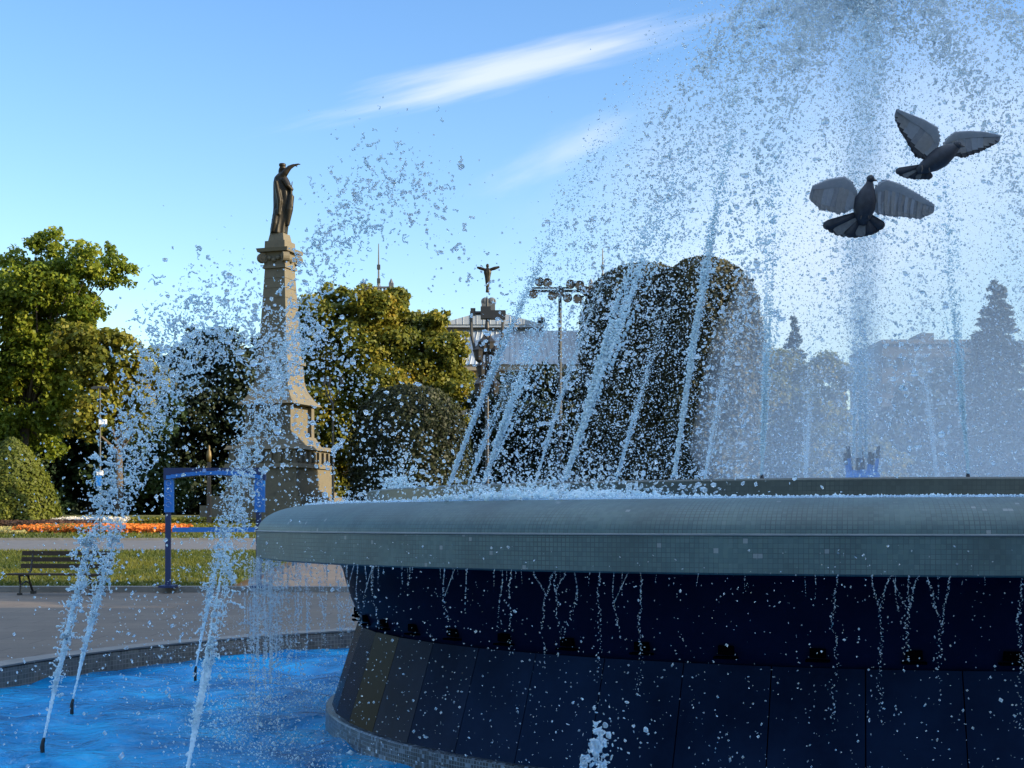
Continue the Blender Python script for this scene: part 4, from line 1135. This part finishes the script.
# ---------------------------------------------------------------- theatre beyond the trees
BY = 150.0; bs = BY / FPX
M['plaster'] = noisy('theatre_plaster', (.2, .18, .145), (.27, .24, .19), .4, .85, .1)
M['zinc'] = noisy('zinc_roof', (.26, .3, .35), (.36, .4, .45), .6, .5, .1)
M['zinc_dark'] = noisy('cornice_grey', (.07, .075, .085), (.1, .105, .115), .6, .6, .1)
M['glass'] = mat('window_glass', (.02, .025, .03), .08)[0]
th = empty('theatre_building', ((490 - 512) * bs, BY, tz(BY)), 'old theatre with grey gabled roof, curved lower roof and two corner towers', 'building')
Z = lambda py: P(0, py, BY).z - tz(BY)
X = lambda px: (px - 490) * bs


def bx(mb, x0, x1, y0, y1, yd0, yd1):
    mb.box(((X(x0) + X(x1)) / 2, (yd0 + yd1) / 2, (Z(y0) + Z(y1)) / 2), (abs(X(x1) - X(x0)), yd1 - yd0, abs(Z(y1) - Z(y0)))); return mb


mb = MB(); bx(mb, 360, 640, 524, 366, 4, 26); mb.build('wall', M['plaster'], th)
mb = MB(); bx(mb, 352, 648, 367, 361, 3.2, 26.8); mb.build('cornice', M['plaster'], th)
# lower roof: a mansard with raised seams
mb = MB()
x0, x1, xt0, xt1 = X(452), X(590), X(462), X(578); z0, z1 = Z(361), Z(323)
mb.add([(x0, 3, z0), (x1, 3, z0), (x1, 22, z0), (x0, 22, z0), (xt0, 6, z1), (xt1, 6, z1), (xt1, 20, z1), (xt0, 20, z1)], [(0, 1, 5, 4), (1, 2, 6, 5), (2, 3, 7, 6), (3, 0, 4, 7), (4, 5, 6, 7)])
for i in range(25):
    t = i / 24
    mb.tube([(x0 + (x1 - x0) * t, 2.97, z0), (xt0 + (xt1 - xt0) * t, 5.97, z1)], .07, 4)
mb.build('lower_roof', M['zinc'], th)
mb = MB(); bx(mb, 438, 541, 330, 319, 6, 19); mb.build('attic', M['zinc_dark'], th)
mb = MB(); bx(mb, 434, 545, 320, 317.5, 5.4, 19.6); mb.build('attic_cornice', M['zinc'], th)
mb = MB(); mb.add([(X(434), 5.3, Z(317.4)), (X(545), 5.3, Z(317.4)), (X(489), 5.3, Z(302)), (X(434), 19.7, Z(317.4)), (X(545), 19.7, Z(317.4)), (X(489), 19.7, Z(302))],
                  [(0, 1, 2), (5, 4, 3), (0, 2, 5, 3), (2, 1, 4, 5)])
for i in range(17):
    t = i / 16; xx = X(434) + (X(545) - X(434)) * t; zz = Z(317.4) + (Z(302) - Z(317.4)) * (1 - abs(t - 489 / 111 + 434 / 111) / .5) if False else Z(317.4) + (Z(302) - Z(317.4)) * max(0, 1 - abs(xx - X(489)) / (X(545) - X(489)))
    mb.tube([(xx, 5.29, Z(317.4)), (xx, 5.29, zz)], .035, 4)
mb.build('gable_roof', M['zinc'], th)
mb = MB()
for sx in (434.5, 541):
    mb.ball((X(sx + 1.5), 6, Z(314)), (.45, .45, .6), 10, 8); mb.tube([(X(sx + 1.5), 6, Z(317)), (X(sx + 1.5), 6, Z(308))], [.35, .03], 8)
mb.build('acroteria', M['bronze'], th)
for i in range(12):
    xx = 372 + i * 23.4
    for yy, hh in ((378, 26), (425, 30), (475, 30)):
        mb = MB(); mb.box((X(xx + 6), 3.93, Z(yy + hh / 2)), (1.5, .2, hh * bs)); w = mb.build('window', M['white'], th)
        mb = MB()
        for sx in (-.34, .34): mb.box((X(xx + 6) + sx, 3.81, Z(yy + hh / 2)), (.58, .05, hh * bs - .25))
        mb.build('pane', M['glass'], w)
for tx0, tx1, ax, atop in ((362, 392, 376, 238), (590, 622, 604.5, 243)):
    mb = MB(); bx(mb, tx0, tx1, 524, 298, 0, 6); bx(mb, tx0 - 2, tx1 + 2, 300, 296, -.4, 6.4); tw = mb.build('tower', M['plaster'], th)
    mb = MB()
    for yy in (287, 291.5): bx(mb, tx0 + 1, tx1 - 1, yy + .8, yy - .8, .1, .5); bx(mb, tx0 + 1, tx1 - 1, yy + .8, yy - .8, 5.5, 5.9)
    for i in range(9):
        xx = X(tx0 + 1) + (X(tx1 - 1) - X(tx0 + 1)) * i / 8; mb.box((xx, .3, Z(291.5)), (.2, .25, 9 * bs)); mb.box((xx, 5.7, Z(291.5)), (.2, .25, 9 * bs))
    mb.build('balustrade', M['zinc_dark'], tw)
    mb = MB()
    for xx in (tx0 + 1, tx1 - 1):
        for yd in (.3, 5.7):
            mb = MB(); mb.box((X(xx), yd, Z(290)), (.5, .5, 15 * bs)); mb.tube([(X(xx), yd, Z(283)), (X(xx), yd, Z(278))], [.3, .03], 6)
            mb.build('pinnacle', M['zinc_dark'], tw)
    mb = MB(); mb.tube([(X(ax), 3, Z(297)), (X(ax), 3, Z(262)), (X(ax), 3, Z(atop))], [.14, .1, .05], 6)
    for yy in (262, 276): mb.box((X(ax), 3, Z(yy)), (.35, .35, .5))
    mb.tube([(X(ax), 3, Z(274)), (X(ax - 5), 3, Z(294))], .03, 4); mb.tube([(X(ax), 3, Z(274)), (X(ax + 5), 3, Z(294))], .03, 4)
    mb.build('mast', M['steel'], tw)
# winged figure above the gable (with pedestal)
wb = P(487.5, 293, BY + 5.5)
mb = MB(); mb.box((X(487.5), 5.5, Z(298)), (1.5, 1.2, 12 * bs)); mb.ball((X(484.5), 5.3, Z(294)), (.5, .5, .5), 10, 8); mb.ball((X(491), 5.3, Z(294)), (.5, .5, .5), 10, 8); mb.build('roof_pedestal', M['zinc_dark'], th)
figure('statue', 'small dark winged statue with spread arms on the theatre gable', P(487.5, 289, BY + 5.5) ,
       [(0, 0, 0, .14, .14), (0, 0, .5, .2, .2), (0, 0, .95, .26, .22), (0, 0, 1.3, .3, .2), (0, 0, 1.65, .38, .22), (0, 0, 1.95, .3, .18), (0, 0, 2.1, .1, .1)],
       [('ball', (0, 0, 2.3), (.17, .17, .22)), ('tube', [(-.2, 0, 1.9), (-.7, 0, 2.05), (-1.05, 0, 2.15)], [.14, .16, .1]), ('tube', [(.2, 0, 1.9), (.7, 0, 2.05), (1.2, 0, 2.2)], [.14, .18, .1]),
        ('tube', [(0, 0, -.35), (0, 0, .1)], [.2, .16])], 1.12, .05)

# flat block far right, in the mist
M['block'] = noisy('block_render', (.06, .07, .085), (.085, .095, .11), .5, .85, .1)
bb = P(932, 480, 170); blkb = empty('apartment_block', (bb.x, 170, tz(170)), 'flat roofed grey block far behind the fountain at the right', 'building')
ks = 170 / FPX; zz = lambda py: P(0, py, 170).z - tz(170)
mb = MB(); mb.box((0, 8, zz(344) / 2), (100 * ks, 16, zz(344))); mb.build('wall', M['block'], blkb)
mb = MB(); mb.box((0, 8, zz(344) + .25), (101.5 * ks, 16.6, .5)); rf = mb.build('roof', M['zinc_dark'], blkb)
mb = MB(); mb.box((6 * ks, 7, zz(337) + .3), (14 * ks, 5, 13 * ks)); mb.build('stair_head', M['block'], rf)
for i in range(8):
    for j in range(5):
        mb = MB(); mb.box((-44 * ks + i * 12.4 * ks, -.06, zz(362 + j * 26)), (5.5 * ks, .12, 11 * ks)); w = mb.build('window', M['block'], blkb)
        mb = MB(); mb.box((-44 * ks + i * 12.4 * ks, -.14, zz(362 + j * 26)), (4.6 * ks, .06, 10 * ks)); mb.build('pane', M['glass'], w)

# ---------------------------------------------------------------- lamps and masts
def base_at(px, Y): return ((px - 512) / FPX * Y, Y, tz(Y))


# tall lamp post at the left
LY = 56; lp = empty('street_lamp', base_at(100, LY), 'tall thin lamp post with boxes on its pole before the dark linden', 'street lamp', 'lamps in the park')
hz = lambda py, Y: P(0, py, Y).z - tz(Y)
mb = MB(); mb.tube([(0, 0, 0), (0, 0, hz(388, LY))], [.05, .03], 10); mb.build('pole', M['steel'], lp)
mb = MB(); mb.box((0, 0, hz(387, LY)), (.5, .1, .06)); mb.box((.22, 0, hz(388, LY)), (.22, .14, .08)); mb.box((-.22, 0, hz(388, LY)), (.22, .14, .08)); mb.build('lamp_head', M['steel'], lp)
mb = MB(); mb.box((.12, -.02, hz(422, LY)), (.28, .16, .2)); mb.build('camera_box', M['white'], lp)
mb = MB(); mb.box((0, -.02, hz(473, LY)), (.22, .16, .18)); mb.build('junction_box', M['white'], lp)
mb = MB(); mb.box((-.02, -.1, hz(481, LY)), (.22, .03, .42)); mb.build('banner_plate', M['frame_blue'], lp)
# forked lamp by the monument
LY = 60; lp = empty('street_lamp', base_at(333, LY), 'slim lamp with three upswept arms right of the monument', 'street lamp', 'lamps in the park')
mb = MB(); mb.tube([(0, 0, 0), (0, 0, .8), (0, 0, hz(404, LY))], [.1, .06, .04], 10); mb.build('pole', M['iron'], lp)
for a in (PI, 0, PI / 2 * 1.4):
    c, s = math.cos(a), math.sin(a)
    mb = MB(); mb.tube([(0, 0, hz(404, LY)), (.2 * c, .2 * s, hz(398, LY)), (.33 * c, .33 * s, hz(388, LY)), (.38 * c, .38 * s, hz(384, LY))], .028, 8); ar = mb.build('arm', M['iron'], lp)
    mb = MB(); mb.tube([(.38 * c, .38 * s, hz(385, LY)), (.38 * c, .38 * s, hz(377, LY))], [.06, .12], 10); mb.build('lamp_shade', M['steel'], ar)
# ornate lantern lamp before the theatre
LY = 58; lp = empty('street_lamp', base_at(487, LY), 'ornate black lamp with bracket arms and lanterns in front of the theatre gable', 'street lamp', 'lamps in the park')
mb = MB(); mb.lathe([(.22, 0), (.2, .5), (.12, .7), (.09, 1.5), (.075, hz(330, LY)), (.1, hz(328, LY)), (.06, hz(320, LY)), (.05, hz(300, LY)), (.01, hz(296, LY))], 12); mb.build('pole', M['iron'], lp)
mb = MB(); mb.tube([(-.7, 0, hz(313, LY)), (.78, 0, hz(313, LY))], .08, 8); mb.box((-.05, 0, hz(313, LY)), (.42, .36, .5)); mb.box((.4, 0, hz(315, LY)), (.72, .3, .36)); mb.box((-.58, 0, hz(312, LY)), (.2, .2, .3)); mb.build('crossbar', M['iron'], lp)
for s in (-1, 1):
    mb = MB(); mb.tube([(s * .66, 0, hz(315, LY)), (s * .64, 0, hz(335, LY)), (s * .45, 0, hz(356, LY)), (s * .15, 0, hz(366, LY)), (0, 0, hz(368, LY))], .065, 8); mb.build('bracket', M['iron'], lp)
    for q, yy in ((.34, 350), (.22, 366), (.12, 342), (.3, 384)):
        mb = MB(); mb.lathe([(.02, hz(yy + 13, LY)), (.16, hz(yy + 10, LY)), (.23, hz(yy + 2, LY)), (.26, hz(yy, LY)), (.07, hz(yy - 5, LY)), (.01, hz(yy - 8, LY))], 8, (s * q, 0)); mb.build('lantern', M['iron'], lp)
# floodlight mast
LY = 84; lp = empty('floodlight_mast', base_at(560, LY), 'steel mast with a cross arm of floodlights right of the theatre roof', 'floodlight mast')
mb = MB(); mb.tube([(0, 0, 0), (0, 0, hz(286, LY))], [.16, .1], 10); mb.build('pole', M['steel'], lp)
k = LY / FPX
mb = MB(); mb.box((0, 0, hz(291, LY)), (56 * k, .16, .14)); mb.box((-8 * k, -.2, hz(288.5, LY)), (40 * k, .1, .1)); mb.box((0, 0, hz(292, LY)), (.45, .4, .5)); mb.build('cross_arm', M['steel'], lp)
for px_, py_ in ((539, 282), (547, 283), (533, 294), (552, 296), (570, 284.5), (579, 285.5), (585, 291), (567, 298), (577, 299)):
    mb = MB(); c = Vector(((px_ - 560) * k, -.25, hz(py_, LY)))
    mb.tube([c + Vector((0, .3, .06)), c + Vector((0, .05, .02)), c + Vector((.02, -.16, -.06))], [.1, .25, .29], 12); fl = mb.build('floodlight', M['iron'], lp)
    mb = MB(); mb.tube([c + Vector((.02, -.165, -.06)), c + Vector((.022, -.18, -.063))], [.26, .26], 12); mb.build('lens', M['steel'], fl)

# ---------------------------------------------------------------- bench
bp_ = P(66, 592, 29.6)
bn = empty('park_bench', (bp_.x, 29.4, 0), 'dark slatted park bench facing the fountain before the lawn', 'bench', None, -math.radians(9))
for i, (y, z, tl) in enumerate(((.20, .86, .15), (.17, .73, .15), (.14, .59, .15))):
    mb = MB(); mb.box((0, y, z), (2.04, .028, .095)); mb.build('back_slat', M['wood'], bn)
for y in (-.36, -.26, -.16, -.06): mb = MB(); mb.box((-.0, y, .43), (2.12, .085, .035)); mb.build('seat_slat', M['wood'], bn)
for sx in (-.78, .78):
    mb = MB()
    mb.tube([(sx, -.36, 0), (sx, -.33, .22), (sx, -.38, .40)], [.026, .022, .024], 8); mb.tube([(sx, .22, 0), (sx, .1, .2), (sx, -.02, .4), (sx, .12, .5), (sx, .22, .92)], [.026, .024, .026, .024, .02], 8)
    mb.tube([(sx, -.38, .405), (sx, .0, .405)], .022, 8); mb.tube([(sx, -.33, .2), (sx, -.1, .28), (sx, .1, .2)], .014, 6)
    mb.box((sx, .22, .03), (.08, .12, .06)); mb.box((sx, -.36, .02), (.07, .1, .04)); mb.build('iron_frame', M['iron'], bn)

# ---------------------------------------------------------------- blue photo frame on the plaza
fx = P(214, 590, 29.9)
fr = empty('photo_frame', (fx.x, 30.0, .0), 'tall blue photo frame on legs standing at the lawn edge', 'photo frame')
k = 29.9 / FPX
def Fz(py): return (592 - py) * k
def Fx(px): return (px - 214) * k
for x0, x1 in ((163.5, 172.5), (254, 264)):
    mb = MB(); mb.box((Fx((x0 + x1) / 2), 0, (Fz(476) + Fz(511)) / 2), ((x1 - x0) * k, .1, Fz(476) - Fz(511))); side = mb.build('side_panel', M['frame_blue'], fr)
    mb = MB()
    for q in range(4):
        mb.tube([(Fx((x0 + x1) / 2) + .055 * math.cos(t), -.055, (Fz(482 + q * 7)) + .055 * math.sin(t)) for t in [j * PI / 5 for j in range(9)]], .009, 5)
    mb.build('motif', M['pale_blue'], side)
    mb = MB(); mb.box((Fx((x0 + x1) / 2 - 1), 0, Fz(511) / 2 + .06), (.11, .08, Fz(511) - .12)); mb.box((Fx((x0 + x1) / 2 - 1), 0, .145), (.3, .5, .05)); mb.build('leg', M['frame_navy'], fr)
mb = MB(); vs = []; nseg = 20
for i in range(nseg + 1):
    t = i / nseg; x = Fx(163 + 102 * t); zl = Fz(479) + (.10 * (1 - (2 * t - 1) ** 2)); zt = Fz(466.5)
    vs += [(x, -.06, zl), (x, .06, zl), (x, -.06, zt), (x, .06, zt)]
fs = []
for i in range(nseg):
    a = 4 * i; fs += [(a, a + 4, a + 6, a + 2), (a + 1, a + 3, a + 7, a + 5), (a, a + 1, a + 5, a + 4), (a + 2, a + 6, a + 7, a + 3)]
fs += [(0, 2, 3, 1), (4 * nseg, 4 * nseg + 1, 4 * nseg + 3, 4 * nseg + 2)]
mb.add(vs, fs); beam = mb.build('top_beam', M['frame_navy'], fr)
mb = MB()
for i in range(nseg):
    a0, a1 = [(Fx(166 + 96 * t), Fz(478.2) + .10 * (1 - (2 * t - 1) ** 2)) for t in (i / nseg, (i + 1) / nseg)]
    mb.box(((a0[0] + a1[0]) / 2, -.075, (a0[1] + a1[1]) / 2 + .04), (a1[0] - a0[0] + .002, .03, .08))
mb.build('arched_trim', M['frame_blue'], beam)
mb = MB(); mb.tube([(Fx(213 + i * .8), -.068, Fz(470 + 1.1 * math.sin(i * 1.9) + .5 * math.sin(i * .9))) for i in range(31)], .009, 4); mb.build('pale_script', M['pale_blue'], beam)
mb = MB(); mb.tube([(Fx(204), -.068, Fz(471)), (Fx(204), -.075, Fz(467.4))], [.05, .03], 8); mb.build('emblem', M['pale_blue'], beam)
mb = MB(); mb.box((Fx(213), 0, Fz(528.5)), (Fx(255) - Fx(172), .08, .1)); mb.build('cross_bar', M['frame_blue'], fr)

# ---------------------------------------------------------------- unseen house added at the right to keep the sun off the fountain
hs = empty('shade_house', (42, -20, 0), 'long plain unseen house added right of the plaza to shade the fountain', 'building')
mb = MB(); mb.box((0, 0, 9), (12, 58, 18)); mb.build('wall', M['plaster'], hs)
mb = MB(); mb.add([(-6.6, -29.6, 18), (6.6, -29.6, 18), (6.6, 29.6, 18), (-6.6, 29.6, 18), (0, -26, 21.5), (0, 26, 21.5)], [(0, 1, 4), (1, 2, 5, 4), (2, 3, 5), (3, 0, 4, 5), (3, 2, 1, 0)]); mb.build('roof', M['zinc_dark'], hs)
for i in range(15):
    for j in range(5):
        mb = MB(); mb.box((-6.02, -25.2 + i * 3.6, 2.2 + j * 3.4), (.12, 1.5, 2.0)); w = mb.build('window', M['white'], hs)
        mb = MB(); mb.box((-6.1, -25.2 + i * 3.6, 2.2 + j * 3.4), (.06, 1.3, 1.8)); mb.build('pane', M['glass'], w)

# ---------------------------------------------------------------- sky, sun, camera
SUN_AZ, SUN_EL = math.radians(106), math.radians(18)      # clockwise from the view direction (+Y)
w = bpy.data.worlds.new('World'); scene.world = w; w.use_nodes = True; nt = w.node_tree
bg = nt.nodes['Background']
sky = N(nt, 'ShaderNodeTexSky'); sky.sky_type = 'NISHITA'; sky.sun_disc = False
sky.sun_elevation = SUN_EL; sky.sun_rotation = SUN_AZ; sky.air_density = 1.15; sky.dust_density = .5; sky.ozone_density = 2.2; sky.altitude = 50
hsv = N(nt, 'ShaderNodeHueSaturation', Hue=.512, Saturation=1.26); nt.links.new(sky.outputs[0], hsv.inputs['Color'])
tc = N(nt, 'ShaderNodeTexCoord')
# thin streaks of high cloud: noise stretched along their length, kept to two bands
def cloud_band(az, el, length, width, tilt, seed, lo, hi):
    mp = N(nt, 'ShaderNodeMapping', vector_type='POINT')
    d = Vector((math.sin(az) * math.cos(el), math.cos(az) * math.cos(el), math.sin(el)))
    rx = Vector((math.cos(az), -math.sin(az), 0)); up = rx.cross(d)
    ax = rx * math.cos(tilt) + up * math.sin(tilt); ay = up * math.cos(tilt) - rx * math.sin(tilt)
    outs = []
    for a, s in ((ax, length), (ay, width)):
        dp = N(nt, 'ShaderNodeVectorMath', operation='DOT_PRODUCT'); nt.links.new(tc.outputs['Generated'], dp.inputs[0]); dp.inputs[1].default_value = a
        sb = N(nt, 'ShaderNodeMath', operation='SUBTRACT'); sb.inputs[1].default_value = d.dot(a); nt.links.new(dp.outputs['Value'], sb.inputs[0])
        dv = N(nt, 'ShaderNodeMath', operation='DIVIDE'); dv.inputs[1].default_value = s; nt.links.new(sb.outputs[0], dv.inputs[0]); outs.append(dv)
    cb = N(nt, 'ShaderNodeCombineXYZ'); nt.links.new(outs[0].outputs[0], cb.inputs[0]); nt.links.new(outs[1].outputs[0], cb.inputs[1]); cb.inputs[2].default_value = seed
    no = N(nt, 'ShaderNodeTexNoise', Scale=1.3, Detail=7., Roughness=.55); nt.links.new(cb.outputs[0], no.inputs['Vector'])
    xy = N(nt, 'ShaderNodeVectorMath', operation='MULTIPLY'); nt.links.new(cb.outputs[0], xy.inputs[0]); xy.inputs[1].default_value = (1, 1, 0)
    ln = N(nt, 'ShaderNodeVectorMath', operation='LENGTH'); nt.links.new(xy.outputs[0], ln.inputs[0])
    ma = N(nt, 'ShaderNodeMath', operation='MULTIPLY_ADD'); ma.inputs[1].default_value = .9; nt.links.new(no.outputs['Fac'], ma.inputs[0])
    ng = N(nt, 'ShaderNodeMath', operation='MULTIPLY'); ng.inputs[1].default_value = -.75; nt.links.new(ln.outputs['Value'], ng.inputs[0]); nt.links.new(ng.outputs[0], ma.inputs[2])
    mr = N(nt, 'ShaderNodeMapRange'); mr.interpolation_type = 'SMOOTHSTEP'; mr.inputs['From Min'].default_value = lo; mr.inputs['From Max'].default_value = hi
    nt.links.new(ma.outputs[0], mr.inputs['Value']); return mr.outputs[0]


def azel(px, py): return math.atan((px - 512) / FPX), math.atan((HZ - py) / FPX * math.cos(math.atan((px - 512) / FPX)))
b1 = cloud_band(*azel(522, 66), .20, .019, math.radians(13), 3.1, -.2, .38)
b2 = cloud_band(*azel(570, 150), .11, .03, math.radians(24), 7.7, -.1, .6)
b3 = cloud_band(*azel(830, 230), .26, .15, math.radians(25), 1.7, -.35, .6)
acc = b1
for q, wgt in ((b2, .6), (b3, .95)):
    sc_ = N(nt, 'ShaderNodeMath', operation='MULTIPLY'); sc_.inputs[1].default_value = wgt; nt.links.new(q, sc_.inputs[0])
    mx_ = N(nt, 'ShaderNodeMath', operation='MAXIMUM'); nt.links.new(acc, mx_.inputs[0]); nt.links.new(sc_.outputs[0], mx_.inputs[1]); acc = mx_.outputs[0]
cm = N(nt, 'ShaderNodeMath', operation='MULTIPLY'); cm.inputs[1].default_value = .55; nt.links.new(acc, cm.inputs[0])
mix = N(nt, 'ShaderNodeMix', data_type='RGBA'); nt.links.new(cm.outputs[0], mix.inputs[0]); nt.links.new(hsv.outputs[0], mix.inputs[6]); mix.inputs[7].default_value = (4.2, 4.2, 4.3, 1)
# broken bright cloud added overhead, out of view, to brighten the shade
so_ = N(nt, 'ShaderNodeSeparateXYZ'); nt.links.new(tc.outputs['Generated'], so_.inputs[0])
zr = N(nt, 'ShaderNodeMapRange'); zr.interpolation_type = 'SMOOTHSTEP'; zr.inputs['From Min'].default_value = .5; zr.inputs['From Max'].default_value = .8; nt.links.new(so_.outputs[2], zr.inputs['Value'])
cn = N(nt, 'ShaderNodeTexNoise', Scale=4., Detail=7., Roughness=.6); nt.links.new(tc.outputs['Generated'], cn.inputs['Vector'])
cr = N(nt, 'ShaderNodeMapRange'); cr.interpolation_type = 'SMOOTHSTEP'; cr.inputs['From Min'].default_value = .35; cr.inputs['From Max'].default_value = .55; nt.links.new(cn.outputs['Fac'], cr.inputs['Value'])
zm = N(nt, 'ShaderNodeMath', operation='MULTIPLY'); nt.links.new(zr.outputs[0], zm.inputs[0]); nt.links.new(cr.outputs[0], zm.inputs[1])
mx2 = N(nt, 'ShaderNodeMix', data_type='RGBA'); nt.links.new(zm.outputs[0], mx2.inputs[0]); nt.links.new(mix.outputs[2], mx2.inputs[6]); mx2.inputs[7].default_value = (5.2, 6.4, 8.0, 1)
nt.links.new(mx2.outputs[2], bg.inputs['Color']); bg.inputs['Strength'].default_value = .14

sl = bpy.data.lights.new('sun', 'SUN'); sl.energy = 5.0; sl.angle = math.radians(.5); sl.color = (1, .83, .58)
so = bpy.data.objects.new('sun', sl); COL.objects.link(so)
sd = Vector((math.sin(SUN_AZ) * math.cos(SUN_EL), math.cos(SUN_AZ) * math.cos(SUN_EL), math.sin(SUN_EL)))
so.rotation_euler = (-sd).to_track_quat('-Z', 'Y').to_euler()

cam = bpy.data.cameras.new('camera'); co = bpy.data.objects.new('camera', cam); COL.objects.link(co)
co.location = (0, 0, CAMZ); co.rotation_euler = (PI / 2, 0, 0)
cam.sensor_width = 36; cam.sensor_fit = 'HORIZONTAL'; cam.lens = FPX / 1024 * 36; cam.shift_y = (HZ - 384) / 1024
cam.clip_start = .05; cam.clip_end = 5000
scene.camera = co
scene.view_settings.view_transform = 'Standard'; scene.view_settings.look = 'None'; scene.view_settings.exposure = 1.05; scene.view_settings.gamma = 1
scene.render.resolution_x = 1024; scene.render.resolution_y = 768
cy = scene.cycles
cy.use_denoising = True; cy.denoiser = 'OPENIMAGEDENOISE'
cy.max_bounces = 10; cy.transmission_bounces = 8; cy.diffuse_bounces = 3; cy.glossy_bounces = 4; cy.volume_bounces = 1; cy.transparent_max_bounces = 8
cy.caustics_reflective = False; cy.caustics_refractive = True; cy.sample_clamp_indirect = 6.0
cy.volume_step_rate = 4.0; cy.use_adaptive_sampling = False
